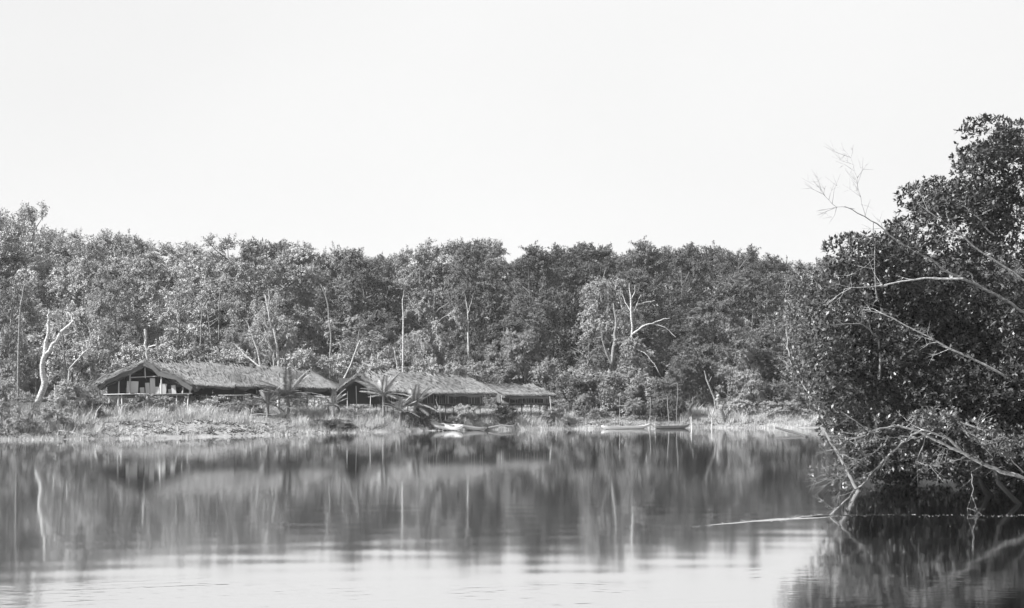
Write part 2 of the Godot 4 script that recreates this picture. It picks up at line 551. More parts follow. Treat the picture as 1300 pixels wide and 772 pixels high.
# bare stems traced as polylines [px, py] at a depth; each is one dead tree
func bare_tree(called: String, label: String, d: float, limbs: Array, m: Material) -> void:
	var first: Array = limbs[0][0]
	var root := at(first[0], first[1], d)
	var ground := land(root.x, root.z)
	var o := thing(called, label, "dead tree", Vector3(root.x, ground, root.z))
	for k in limbs.size():
		var b := MB.new()
		var pts := []
		var rr := []
		var l: Array = limbs[k]
		var n := l.size() - 1
		var swing := rng.randf_range(-0.8, 0.8) if k else 0.0
		for s in range(0, l.size() - 1):
			var p := at(l[s][0], l[s][1], d) - o.position + Vector3(0, 0, swing * s / maxf(1, n - 1))
			if k == 0 and s == 0:
				p.y = -0.3
			pts.append(p)
			rr.append(0.68 * lerpf(l[n][0], l[n][1], float(s) / maxf(1, n - 1)))
		# rounder run with small kinks
		var pp := []
		var r2 := []
		for s in pts.size() - 1:
			for q in 3:
				pp.append(pts[s].lerp(pts[s + 1], q / 3.0) + (rv() * rr[s] * 0.9 if q else Vector3.ZERO))
				r2.append(lerpf(rr[s], rr[s + 1], q / 3.0) * rng.randf_range(0.82, 1.2))
		pp.append(pts[-1]); r2.append(rr[-1])
		b.tube(pp, r2, 7, g(rng.randf_range(0.9, 1.1)))
		part("trunk" if k == 0 else "branch", b.done(), m, o)

func make_bare_trees() -> void:
	rng.seed = 77
	bare_tree("leaning_dead_tree", "thick white leaning dead trunk with crooked fork on the near bank", 94, [
		[[46, 532], [50, 505], [54, 475], [57, 450], [61, 425], [62, 405], [62, 392], [0.36, 0.08]],
		[[57, 450], [66, 437], [76, 424], [87, 413], [92, 407], [89, 400], [84, 397], [0.2, 0.07]],
		[[76, 424], [76, 416], [75, 408], [0.08, 0.03]],
		[[66, 437], [66, 428], [67, 421], [0.08, 0.03]],
		[[50, 505], [40, 520], [36, 532], [0.12, 0.08]]], M.white_bark)
	bare_tree("broken_branch", "pale broken branch slanting beside the leaning white trunk", 92, [[[81, 530], [76, 515], [70, 500], [69, 488], [0.12, 0.05]]], M.white_bark)
	bare_tree("arched_dead_branch", "pale arched dead branch above the bushes near the leaning white trunk", 97, [
		[[84, 505], [88, 468], [100, 455], [112, 443], [110, 434], [0.1, 0.05]],
		[[112, 443], [117, 428], [114, 416], [107, 409], [0.07, 0.03]]], M.white_bark)
	bare_tree("hut_snag", "white dead snag with one hooked arm standing behind the gabled hut", 111.2, [
		[[187, 520], [187, 470], [186, 450], [185, 432], [184, 418], [0.2, 0.14]],
		[[186, 446], [190, 440], [196, 439], [201, 438], [201, 431], [0.11, 0.06]],
		[[185, 432], [182, 424], [0.06, 0.03]]], M.white_bark)
	bare_tree("forked_dead_tree", "slender white forked dead tree rising behind the long hut's roof", 112, [
		[[331, 520], [331, 465], [328, 450], [321, 430], [316, 415], [312, 407], [0.14, 0.05]],
		[[331, 466], [318, 457], [306, 447], [296, 437], [0.11, 0.04]]], M.white_bark)
	bare_tree("twin_stem_dead_tree", "tall white twin-stemmed dead tree behind the long hut's roof", 113.5, [
		[[354, 525], [353, 468], [352, 445], [349, 425], [343, 408], [340, 392], [337, 375], [0.17, 0.06]],
		[[353, 510], [348, 468], [348, 448], [344, 440], [337, 428], [330, 416], [0.12, 0.05]],
		[[343, 420], [338, 412], [336, 404], [327, 394], [322, 388], [0.1, 0.04]],
		[[336, 404], [337, 413], [339, 420], [0.07, 0.03]],
		[[340, 392], [342, 378], [340, 366], [0.06, 0.03]]], M.white_bark)
	bare_tree("crooked_stem", "thin pale crooked stem before the dark forest hollow", 121, [[[418, 520], [419, 450], [420, 425], [417, 395], [413, 375], [407, 361], [0.12, 0.07]], [[413, 375], [415, 368], [0.05, 0.03]]], M.pale_bark)
	bare_tree("leaning_pole_tree", "pale bare pole leaning between the long hut and the middle hut", 108.5, [
		[[429, 520], [433, 491], [440, 474], [448, 455], [457, 432], [0.14, 0.08]],
		[[443, 466], [452, 467], [460, 471], [0.07, 0.04]]], M.white_bark)
	bare_tree("thin_white_stem", "thin upright white stem behind the middle hut's ridge", 112, [[[504, 520], [505, 475], [504, 460], [499, 440], [0.09, 0.05]], [[505, 470], [516, 466], [0.05, 0.03]]], M.white_bark)
	bare_tree("forked_white_stem", "white forked stem high against the dark trees above the middle hut", 125, [[[594, 520], [594, 420], [594, 402], [592, 385], [590, 372], [0.13, 0.02]], [[594, 398], [598, 385], [601, 372], [0.07, 0.01]]], M.white_bark)
	bare_tree("short_pale_trunk", "short pale stem among dark leaves behind the long hut's far half", 118, [[[512, 520], [512, 400], [511, 380], [513, 368], [0.12, 0.02]]], M.white_bark)
	bare_tree("branching_dead_tree", "pale dead tree with spreading crooked arms beside the creeper-draped tree", 115.5, [
		[[800, 535], [800, 460], [802, 425], [801, 395], [800, 372], [799, 360], [0.2, 0.04]],
		[[801, 400], [808, 388], [818, 384], [832, 381], [0.11, 0.04]],
		[[802, 425], [815, 415], [828, 411], [845, 416], [858, 428], [0.13, 0.04]],
		[[828, 411], [842, 405], [850, 404], [0.07, 0.03]],
		[[801, 395], [794, 384], [790, 372], [0.09, 0.03]],
		[[802, 380], [806, 370], [806, 362], [0.06, 0.03]],
		[[803, 440], [818, 448], [830, 462], [838, 478], [0.08, 0.03]],
		[[808, 388], [812, 378], [815, 373], [0.05, 0.02]]], M.white_bark)
	bare_tree("draped_trunk_stem", "thick pale trunk showing below the creeper-draped tree's leaves", 116, [[[771, 530], [772, 500], [776, 465], [781, 432], [782, 405], [779, 385], [0.34, 0.06]], [[776, 465], [767, 440], [762, 415], [0.16, 0.04]]], M.pale_bark)
	bare_tree("flared_stump", "pale flared stump on the bank beyond the dark canoe", 108.5, [[[916, 534], [914, 520], [912, 508], [911, 502], [0.4, 0.2]], [[920, 532], [926, 524], [928, 518], [0.2, 0.1]]], M.pale_bark)
	bare_tree("slanting_trunk", "pale slanting trunk propped over the stump by the dark canoe", 110, [[[914, 530], [907, 505], [899, 487], [894, 470], [0.15, 0.05]], [[899, 487], [905, 478], [0.06, 0.02]]], M.pale_bark)
	bare_tree("dark_stump", "short dark broken trunk at the dark canoe's landing", 109, [[[876, 540], [876, 520], [880, 508], [883, 503], [0.17, 0.13]]], M.dark_wood)
	bare_tree("far_left_stem", "pale stem half hidden in leaves above the near bank's bushes", 101, [[[24, 520], [25, 400], [29, 375], [30, 362], [0.14, 0.07]], [[27, 390], [20, 378], [0.06, 0.03]]], M.pale_bark)
	bare_tree("forest_fork_stem", "pale Y-shaped stem in the forest behind the gabled hut's ridge", 122, [[[254, 520], [255, 410], [256, 395], [264, 378], [0.11, 0.05]], [[256, 395], [248, 378], [245, 370], [0.07, 0.04]]], M.pale_bark)
	bare_tree("forest_thin_stem", "thin pale stem high in the forest behind the long hut", 126, [[[277, 520], [278, 385], [280, 368], [281, 350], [0.09, 0.05]]], M.pale_bark)

# ---------------------------------------------------------------- huts
func thatch(b: MB, s: MB, p00: Vector3, p10: Vector3, p01: Vector3, p11: Vector3, thick: float) -> void:
	# p00-p10 the upper edge, p01-p11 the lower edge
	var nu := 14
	var nv := 6
	var grid := []
	var face := (p01 - p00).cross(p10 - p00)
	if face.y < 0: face = -face
	face = face.normalized()
	for v in nv + 1:
		for u in nu + 1:
			var fu := u / float(nu)
			var fv := v / float(nv)
			var p := p00.lerp(p10, fu).lerp(p01.lerp(p11, fu), fv)
			p += face * (noise.get_noise_3d(p.x * 40.0, p.y * 40.0, p.z * 40.0) * 0.24)
			if u == 0 or u == nu: p += Vector3(noise.get_noise_2d(p.y * 90.0, 11.0), noise.get_noise_2d(p.y * 90.0, 31.0), 0) * 0.22
			p.y -= 0.17 * sin(fu * PI) * (1.0 - fv * 0.5) + (0.0 if v < nv else noise.get_noise_2d(p.x * 60.0, 3.0) * 0.16)
			grid.append(p)
	var w := nu + 1
	for v in nv:
		for u in nu:
			var a: Vector3 = grid[v * w + u]
			var c: Vector3 = grid[v * w + u + 1]
			var d: Vector3 = grid[(v + 1) * w + u + 1]
			var e: Vector3 = grid[(v + 1) * w + u]
			b.quad(a, c, d, e, face, g(rng.randf_range(0.85, 1.1)))
			b.quad(a - face * thick, c - face * thick, d - face * thick, e - face * thick, -face, g(0.8))
	for u in nu:
		for v in [0, nv]:
			var a: Vector3 = grid[v * w + u]
			var c: Vector3 = grid[v * w + u + 1]
			b.quad(a, c, c - face * thick, a - face * thick, (p01 - p00) * (1.0 if v else -1.0), g(1))
	for v in nv:
		for u in [0, nu]:
			var a: Vector3 = grid[v * w + u]
			var c: Vector3 = grid[(v + 1) * w + u]
			b.quad(a, c, c - face * thick, a - face * thick, (p10 - p00) * (1.0 if u else -1.0), g(1))
	# loose straw: courses down the slope, a ragged hanging eave and verges
	var long := (p11 - p01).length()
	for k in int(long * 260):
		var fu := rng.randf()
		var fv := pow(rng.randf(), 0.8)
		if rng.randf() < 0.3: fv = 1.0
		if rng.randf() < 0.16: fu = float(rng.randi() % 2) + rng.randf_range(-0.012, 0.012)
		var up := p00.lerp(p10, fu)
		var dn := p01.lerp(p11, fu)
		var p := up.lerp(dn, fv)
		var d := ((dn - up).normalized() + rv() * 0.16 + Vector3(0, -0.12 if fv > 0.97 else 0.0, 0)).normalized()
		var l := rng.randf_range(0.3, 0.75)
		s.leaf(p - d * l * 0.6 + face * rng.randf_range(0.0, 0.09), d, face + rv() * 0.3, l, rng.randf_range(0.03, 0.075), g(rng.randf_range(0.55, 1.3) * (1.0 + 1.1 * noise.get_noise_3d(p.x * 14.0, p.y * 30.0, p.z * 14.0) + 0.3 * (fv - 0.4))))

func stick(called: String, o: Node3D, a: Vector3, c: Vector3, r: float, m: Material) -> void:
	var b := MB.new()
	b.tube([a, a.lerp(c, 0.5) + rv() * r * 0.4, c], [r, r * 0.95, r * 0.85], 6, g(rng.randf_range(0.85, 1.12)))
	part(called, b.done(), m, o)

func make_long_hut() -> void:
	rng.seed = 200
	var D := 105.0
	var base := at(273, 485, D)
	base.y = land(base.x, base.z)
	var o := thing("gabled_long_hut", "long thatched stilt hut with open gable porch at one end", "hut", base)
	var P := func(px, py, d): return at(px, py, d) - base
	var b := MB.new()
	var s := MB.new()
	var R: Vector3 = P.call(184, 457, 107.6)
	var R2: Vector3 = P.call(268, 460, 107.6)
	var R3: Vector3 = P.call(352, 466, 107.6)
	var R4: Vector3 = P.call(394, 472, 107.6)
	var A: Vector3 = P.call(184, 459, 104.2)
	# porch roof: both slopes climb back to the main ridge
	thatch(b, s, R, A, P.call(112, 487, 107.6), P.call(125, 490.5, 104.2), 0.3)
	thatch(b, s, A, R, P.call(245, 491, 104.2), P.call(262, 489, 106.0), 0.3)
	# main front slope in three sagging bays, then the end slope
	thatch(b, s, R, R2, P.call(212, 486, 105.0), P.call(296, 490.5, 105.0), 0.24)
	thatch(b, s, R2, R3, P.call(294, 489.5, 105.02), P.call(372, 491, 105.0), 0.24)
	thatch(b, s, R3, R4, P.call(370, 490.5, 105.05), P.call(424, 493, 105.0), 0.24)
	thatch(b, s, R4, R4 + Vector3(0.2, 0, -0.1), P.call(421, 493, 105.0), P.call(436, 491, 109.4), 0.24)
	# rear slope
	thatch(b, s, R4, R, P.call(424, 491, 110.4), P.call(112, 488, 110.4), 0.24)
	var roof := part("roof", b.done(), M.thatch, o)
	var st := part("thatch_straw", s.done(), M.straw, roof)
	st.set_meta("kind", "stuff")
	# floor
	b = MB.new()
	var fy: float = P.call(184, 500.5, 104.6).y
	var fx0: float = P.call(136, 500, 104.6).x
	var fx1: float = P.call(241, 500, 104.6).x
	var fx2: float = P.call(424, 500, 105.2).x
	b.box(Vector3((fx0 + fx1) / 2, fy - 0.06, -0.7), Vector3((fx1 - fx0) / 2, 0, 0), Vector3(0, 0.05, 0), Vector3(0, 0, 1.3), g(1))
	b.box(Vector3((fx0 + fx2) / 2, fy - 0.1, -2.7), Vector3((fx2 - fx0) / 2, 0, 0), Vector3(0, 0.05, 0), Vector3(0, 0, 2.1), g(1))
	part("floor", b.done(), M.dark_wood, o)
	var fm := lerpf(fx0, fx1, 0.46)
	stick("floor_beam", o, Vector3(fx0 - 0.2, fy - 0.03, 0.68), Vector3(fm + 0.3, fy + 0.03, 0.66), 0.042, M.pale_wood)
	stick("floor_beam", o, Vector3(fm - 0.1, fy - 0.05, 0.7), Vector3(fx1 + 0.25, fy + 0.05, 0.68), 0.038, M.grey_wood)
	stick("floor_beam", o, P.call(277, 502, 105.2), P.call(318, 501.5, 105.2), 0.045, M.pale_wood)
	stick("floor_beam", o, P.call(318, 503, 105.3), P.call(384, 502.5, 105.3), 0.05, M.dark_wood)
	stick("floor_beam", o, P.call(383, 503, 105.1), P.call(418, 503.5, 105.1), 0.045, M.pale_wood)
	# stilts and posts
	for q in [[138, 0.06], [150, .06], [156, .07], [172, .06], [190, .06], [208, .06], [224, .06], [238, .07]]:
		stick("stilt", o, Vector3(P.call(q[0], 500, 104.4).x, -0.3, 0.5 + rng.randf_range(-.1, .1)), Vector3(P.call(q[0] + rng.randf_range(-2, 2), 500, 104.4).x, fy, 0.55), q[1], M.pale_wood)
	for k in 16:
		var x := P.call(252 + k * 11.2 + rng.randf_range(-3, 3), 500, 105.3).x as float
		stick("stilt", o, Vector3(x + rng.randf_range(-.15, .15), -0.3, -0.5), Vector3(x, fy - 0.05, -0.5), rng.randf_range(0.035, 0.06), M.pale_wood if k % 3 else M.dark_wood)
	for q in [[151, 484], [165, 474], [205, 471], [232, 486], [241, 490]]:
		var x: float = P.call(q[0], 500, 104.6).x
		stick("porch_post", o, Vector3(x, fy, 0.45), Vector3(x, P.call(q[0], q[1] - 3, 104.6).y, 0.45), 0.065, M.pale_wood)
	stick("king_post", o, P.call(184.5, 480, 104.5), P.call(184, 463, 104.5), 0.05, M.pale_wood)
	stick("tie_beam", o, P.call(166, 479.5, 104.5), P.call(206, 477.5, 104.5), 0.04, M.pale_wood)
	stick("rafter", o, P.call(128, 491, 104.3) - Vector3(0, .2, 0), P.call(184, 462, 104.3) - Vector3(0, .2, 0), 0.05, M.dark_wood)
	stick("rafter", o, P.call(243, 492, 104.3) - Vector3(0, .2, 0), P.call(184, 462, 104.3) - Vector3(0, .2, 0), 0.05, M.dark_wood)
	# bark wall sheets under the gable, each leaning its own way
	for q in [[161, 176, 484, 499], [177, 183, 492, 500], [184, 190, 486, 500], [190, 197, 480, 500], [197, 204, 491, 500], [202, 212, 487, 500], [213, 218, 494, 500], [218, 224, 489, 500]]:
		b = MB.new()
		var lo: Vector3 = P.call(q[0], q[3], 104.85)
		var hi: Vector3 = P.call(q[1], q[2], 104.85)
		var c := (lo + hi) * 0.5 + Vector3(0, 0, rng.randf_range(-0.15, 0.15))
		var tilt := rng.randf_range(-0.08, 0.08)
		b.box(c, Vector3((hi.x - lo.x) / 2 - 0.012, tilt * 0.3, 0), Vector3(-tilt * 0.5, (hi.y - lo.y) / 2, 0.03), Vector3(0, 0, 0.025), g(rng.randf_range(0.75, 1.1)))
		part("wall_sheet", b.done(), M.bark_sheet, o)
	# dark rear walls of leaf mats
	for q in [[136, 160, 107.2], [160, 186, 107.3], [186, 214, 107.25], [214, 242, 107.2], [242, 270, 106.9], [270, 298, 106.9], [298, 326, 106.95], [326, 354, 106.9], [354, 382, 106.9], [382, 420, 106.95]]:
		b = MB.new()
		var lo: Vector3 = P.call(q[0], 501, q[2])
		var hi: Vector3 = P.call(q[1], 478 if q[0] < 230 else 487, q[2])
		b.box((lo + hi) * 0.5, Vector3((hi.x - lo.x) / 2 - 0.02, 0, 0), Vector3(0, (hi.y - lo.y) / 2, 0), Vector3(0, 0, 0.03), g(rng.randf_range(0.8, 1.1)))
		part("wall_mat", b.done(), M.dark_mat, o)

func make_row_hut(label: String, seed_: int, c: Dictionary) -> void:
	rng.seed = seed_
	var base := at(c.mid, 485, 105.0)
	base.y = land(base.x, base.z)
	var o := thing(c.name, label, "hut", base)
	var P := func(px, py, d): return at(px, py, d) - base
	var b := MB.new()
	var s := MB.new()
	for q in c.slopes:
		thatch(b, s, P.call(q[0][0], q[0][1], q[0][2]), P.call(q[1][0], q[1][1], q[1][2]), P.call(q[2][0], q[2][1], q[2][2]), P.call(q[3][0], q[3][1], q[3][2]), 0.2)
	var roof := part("roof", b.done(), M.thatch, o)
	var st := part("thatch_straw", s.done(), M.straw, roof)
	st.set_meta("kind", "stuff")
	var x0: float = c.wall[0]
	var x1: float = c.wall[1]
	var dz: float = c.get("back_by", 0.0)
	var fy: float = P.call(c.mid, c.floor, 104.6 + dz).y
	b = MB.new()
	var a: Vector3 = P.call(x0, c.floor, 104.7 + dz)
	var e: Vector3 = P.call(x1, c.floor, 104.7 + dz)
	b.box(Vector3((a.x + e.x) / 2, fy - 0.07, a.z - 1.9), Vector3((e.x - a.x) / 2, 0, 0), Vector3(0, 0.05, 0), Vector3(0, 0, 1.85), g(1))
	part("floor", b.done(), M.dark_wood, o)
	stick("floor_beam", o, Vector3(a.x - .15, fy, a.z + 0.05), Vector3(e.x + .15, fy, a.z + 0.05), 0.03, M.grey_wood)
	# slatted front wall with gaps, dark mats behind
	var px := x0
	while px < x1:
		var top: float = P.call(px, c.eave, 104.9 + dz).y
		var q: Vector3 = P.call(px, c.floor, 104.95 + dz)
		if rng.randf() < 0.82:
			stick("wall_slat", o, Vector3(q.x, fy, q.z), Vector3(q.x + rng.randf_range(-.05, .05), top - rng.randf_range(-0.1, 0.12), q.z), rng.randf_range(0.014, 0.032), M.pale_wood if rng.randf() < 0.5 else M.grey_wood)
		px += rng.randf_range(1.6, 3.6)
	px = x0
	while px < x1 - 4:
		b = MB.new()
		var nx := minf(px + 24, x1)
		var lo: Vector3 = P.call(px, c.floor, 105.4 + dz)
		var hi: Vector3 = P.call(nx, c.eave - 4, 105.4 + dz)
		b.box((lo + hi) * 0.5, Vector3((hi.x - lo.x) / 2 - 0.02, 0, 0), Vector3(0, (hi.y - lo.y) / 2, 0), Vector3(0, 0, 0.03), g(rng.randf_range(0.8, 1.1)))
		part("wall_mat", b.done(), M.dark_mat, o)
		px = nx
	px = x0 + 2
	while px < x1:
		var q: Vector3 = P.call(px, c.floor, 104.9 + dz)
		stick("stilt", o, Vector3(q.x + rng.randf_range(-.12, .12), -0.3, q.z), Vector3(q.x, fy, q.z), rng.randf_range(0.03, 0.055), M.grey_wood if rng.randf() < 0.6 else M.dark_wood)
		px += rng.randf_range(7, 12)
	for q in c.posts:
		stick("porch_post", o, P.call(q[0], q[2], 104.2 + dz), P.call(q[0] + q[3], q[1], 104.2 + dz), 0.035, M.pale_wood)
	if c.has("back"):
		b = MB.new()
		var lo: Vector3 = P.call(c.back[0], c.floor, 106.4)
		var hi: Vector3 = P.call(c.back[1], c.back[2], 106.4)
		b.box((lo + hi) * 0.5, Vector3((hi.x - lo.x) / 2, 0, 0), Vector3(0, (hi.y - lo.y) / 2, 0), Vector3(0, 0, 0.03), g(0.8))
		part("wall_mat", b.done(), M.dark_mat, o)

func make_huts() -> void:
	make_long_hut()
	make_row_hut("middle thatched stilt hut with dark arched end porch and slatted wall", 210, {
		"name": "arched_porch_hut", "mid": 535.0, "floor": 513.0, "eave": 499.0, "wall": [482.0, 614.0],
		"slopes": [
			[[452, 476, 106.8], [452, 478, 103.8], [427, 495, 106.8], [431, 495, 103.8]],
			[[452, 478, 103.8], [462, 474, 106.8], [474, 499, 103.8], [492, 497, 105.2]],
			[[462, 474, 106.8], [500, 470, 106.8], [484, 497, 104.4], [540, 499, 104.4]],
			[[500, 470, 106.8], [594, 479, 106.8], [538, 498.5, 104.4], [629, 498.5, 103.7]],
			[[592, 480, 106.8], [452, 474, 106.8], [600, 497, 109.0], [440, 495, 109.0]]],
		"posts": [[453, 490, 525, -1], [441, 497, 522, 0], [470, 497, 524, 1]], "back": [430, 486, 480]})
	make_row_hut("small thatched stilt hut with straight eave beside the middle hut", 220, {
		"name": "straight_eave_hut", "mid": 660.0, "floor": 512.0, "eave": 501.0, "wall": [630.0, 698.0],
		"slopes": [
			[[602, 485, 108.2], [674, 488.5, 108.2], [640, 501, 105.8], [704, 501.5, 105.8]],
			[[674, 488.5, 108.2], [602, 485, 108.2], [668, 500, 110.6], [600, 498, 110.6]]],
		"back_by": 1.5, "posts": [[636, 502, 522, 1], [700, 503, 524, -2]]})

# ---------------------------------------------------------------- palms, grass, boats
func frond_mesh(len_: float, droop: float, seed_: int) -> ArrayMesh:
	rng.seed = seed_
	var b := MB.new()
	var pts := []
	var rr := []
	for k in 11:
		var f := k / 10.0
		pts.append(Vector3(len_ * f, -droop * len_ * f * f, 0))
		rr.append(lerpf(0.04, 0.008, f))
	b.tube(pts, rr, 5, g(1.2))
	for k in 64:
		var f := 0.12 + 0.88 * k / 63.0
		var p := Vector3(len_ * f, -droop * len_ * f * f, 0)
		var dir := Vector3(1, -2 * droop * f, 0).normalized()
		for s in [-1.0, 1.0]:
			var d: Vector3 = (dir * 0.75 + Vector3(0, -0.28 + rng.randf_range(-.15, .15), s)).normalized()
			b.leaf(p, d, Vector3(0, 1, 0) + rv() * 0.25, len_ * 0.27 * sin(0.35 + f * 2.3) * rng.randf_range(0.7, 1.2), 0.036, g(rng.randf_range(0.75, 1.2)))
	return b.done()

func make_palm(label: String, px: float, py: float, d: float, size: float, n: int, m: Material, seed_: int, upright: float) -> void:
	var s := spot(px, d)
	var o := thing("young_palm", label, "palm", Vector3(s.x, land(s.x, s.y), s.y))
	var ms := [frond_mesh(2.6, 0.45, seed_), frond_mesh(2.1, 0.8, seed_ + 1), frond_mesh(2.4, 0.22, seed_ + 2)]
	rng.seed = seed_ + 9
	var b := MB.new()
	var hub := at(px, py, d).y - o.position.y
	b.tube([Vector3(0, -0.3, 0), Vector3(0.03, hub * 0.5, 0), Vector3(0, hub + 0.1, 0)], [0.14, 0.11, 0.09], 8, g(1))
	part("stem", b.done(), M.grey_wood, o)
	for k in n:
		var f := part("frond", ms[k % 3], m, o)
		f.position = Vector3(0, hub, 0)
		var tilt := lerpf(1.4, 0.1, pow((k + 0.5) / n, 1.0 / upright))
		f.basis = Basis(Vector3.UP, k * 2.399 + rng.randf_range(-.3, .3)) * Basis(Vector3(0, 0, 1), tilt) * Basis.from_scale(Vector3.ONE * size * rng.randf_range(0.85, 1.12))

func multi(called: String, label: String, category: String, mesh: Mesh, m: Material, spots: Array) -> void:
	var mm := MultiMesh.new()
	mm.transform_format = MultiMesh.TRANSFORM_3D
	mm.use_colors = true
	mm.mesh = mesh
	mm.instance_count = spots.size()
	for k in spots.size():
		mm.set_instance_transform(k, spots[k][0])
		mm.set_instance_color(k, g(spots[k][1]))
	mesh.surface_set_material(0, m)
	var o := MultiMeshInstance3D.new()
	o.name = called
	o.multimesh = mm
	o.material_override = m
	add_child(o, true)
	tag(o, label, category, "", "stuff")

func tuft(n: int, h: float, spread: float, wid: float, bend: float) -> ArrayMesh:
	var b := MB.new()
	for k in n:
		var a := rng.randf() * TAU
		var p := Vector3(cos(a), 0, sin(a)) * spread * sqrt(rng.randf()) - Vector3(0, 0.06, 0)
		var out := Vector3(cos(a + rng.randf_range(-1, 1)), 0, sin(a + rng.randf_range(-1, 1)))
		var hh := h * rng.randf_range(0.55, 1.15)
		var q := p + Vector3(0, hh * 0.6, 0) + out * bend * hh * 0.25
		var e := p + Vector3(0, hh, 0) + out * bend * hh * 0.9
		var side := Vector3(-out.z, 0, out.x) * wid * 0.5
		var col := g(rng.randf_range(0.7, 1.25))
		b.tri(p - side, p + side, q, col)
		b.tri(p + side, q + side * 0.8, q, col)
		b.tri(q, q + side * 0.8, e, col)
	return b.done()

func make_grass() -> void:
	rng.seed = 300
	var low := []
	var tall := []
	var litter := []
	for k in 34000:
		var x := rng.randf_range(-48, 36)
		var s := pow(rng.randf(), 1.15) * 22.0 - 0.5
		var z := shore_z(x) - s
		var y := land(x, z)
		if y < -0.04: continue
		var px := 650.0 + x / -z * F
		var patch := noise.get_noise_2d(x * 9.0 + 50.0, z * 9.0)
		if patch < -0.2 and s < 7.0 and rng.randf() < 0.6: continue
		# bare mud between the reeds and the water
		if px > 150 and px < 345 and s < 6.5 and rng.randf() < 0.7: continue
		if px > 540 and px < 625 and s < 5.0 and rng.randf() < 0.85: continue
		var sc := rng.randf_range(0.5, 1.2)
		low.append([Transform3D(Basis(Vector3.UP, rng.randf() * TAU).scaled(Vector3(sc, sc * rng.randf_range(0.7, 1.3), sc)), Vector3(x, y, z)), rng.randf_range(0.7, 1.25) * (1.0 + 0.4 * patch)])
	for k in 7000:
		# reeds in front of and under the huts and on the near bank
		var px: float = rng.randf_range(-70, 735)
		if rng.randf() < 0.25: px = rng.randf_range(860, 1040)
		var d: float = rng.randf_range(98.5, 104.8)
		if px < 125: d = rng.randf_range(87.5, 97)
		elif px < 430: d = rng.randf_range(98.0, 104.0)
		elif px > 840:
			d = rng.randf_range(107.0, 114.0)
			if rng.randf() < 0.6: continue
		elif px > 620: d = rng.randf_range(104.5, 108)
		var clump := noise.get_noise_2d(px * 2.4, d * 14.0)
		if clump < 0.0: continue
		if px > 315 and px < 360 and d < 103: continue
		if px > 545 and px < 620 and d < 103.2: continue
		var s := spot(px, d)
		var y := land(s.x, s.y)
		if y < 0.1: continue
		var sc := pow(rng.randf(), 2.0) * 0.5 + 0.16 + clump * 0.45
		if clump < 0.12 and rng.randf() < 0.4: continue
		tall.append([Transform3D(Basis(Vector3.UP, rng.randf() * TAU).scaled(Vector3(sc, sc * rng.randf_range(0.8, 1.25), sc)), Vector3(s.x, y, s.y)), rng.randf_range(0.65, 1.3)])
	for k in 1300:
		# rank growth under and right before the huts
		var px := rng.randf_range(128, 712)
		var d := rng.randf_range(103.2, 108.5)
		var s := spot(px, d)
		var sc := rng.randf_range(0.2, 0.6) * (0.9 + 0.6 * noise.get_noise_2d(px * 3.0, d * 20.0))
		tall.append([Transform3D(Basis(Vector3.UP, rng.randf() * TAU).scaled(Vector3(sc, sc, sc)), Vector3(s.x, land(s.x, s.y), s.y)), rng.randf_range(0.5, 1.2)])
	for k in 1500:
		# dark scraps of driftwood, roots and leaves along the waterline
		var x := rng.randf_range(-42, 30)
		var s := rng.randf_range(0.4, 6.0)
		var z := shore_z(x) - s
		var y := land(x, z)
		if y < 0.0: continue
		litter.append([Transform3D(Basis(Vector3.UP, rng.randf() * TAU).scaled(Vector3.ONE * rng.randf_range(0.3, 1.2)), Vector3(x, y + 0.02, z)), rng.randf_range(0.4, 1.3)])
	multi("bank_grass", "short pale grass covering the muddy river bank", "grass", tuft(16, 0.34, 0.3, 0.03, 0.7), M.grass, low)
	multi("reeds", "tall pale reeds growing before the huts and bank bushes", "reeds", tuft(18, 1.4, 0.5, 0.045, 0.75), M.reed, tall)
	var b := MB.new()
	for k in 5:
		var a := rv() * 0.2
		var e := a + Vector3(rng.randf_range(-.4, .4), rng.randf_range(0.02, .22), rng.randf_range(-.4, .4))
		b.tube([Vector3(a.x, 0, a.z), Vector3(e.x, absf(e.y), e.z)], [0.03, 0.012], 4, g(1))
	multi("shore_litter", "dark twigs and scraps strewn along the waterline", "driftwood", b.done(), M.dark_wood, litter)

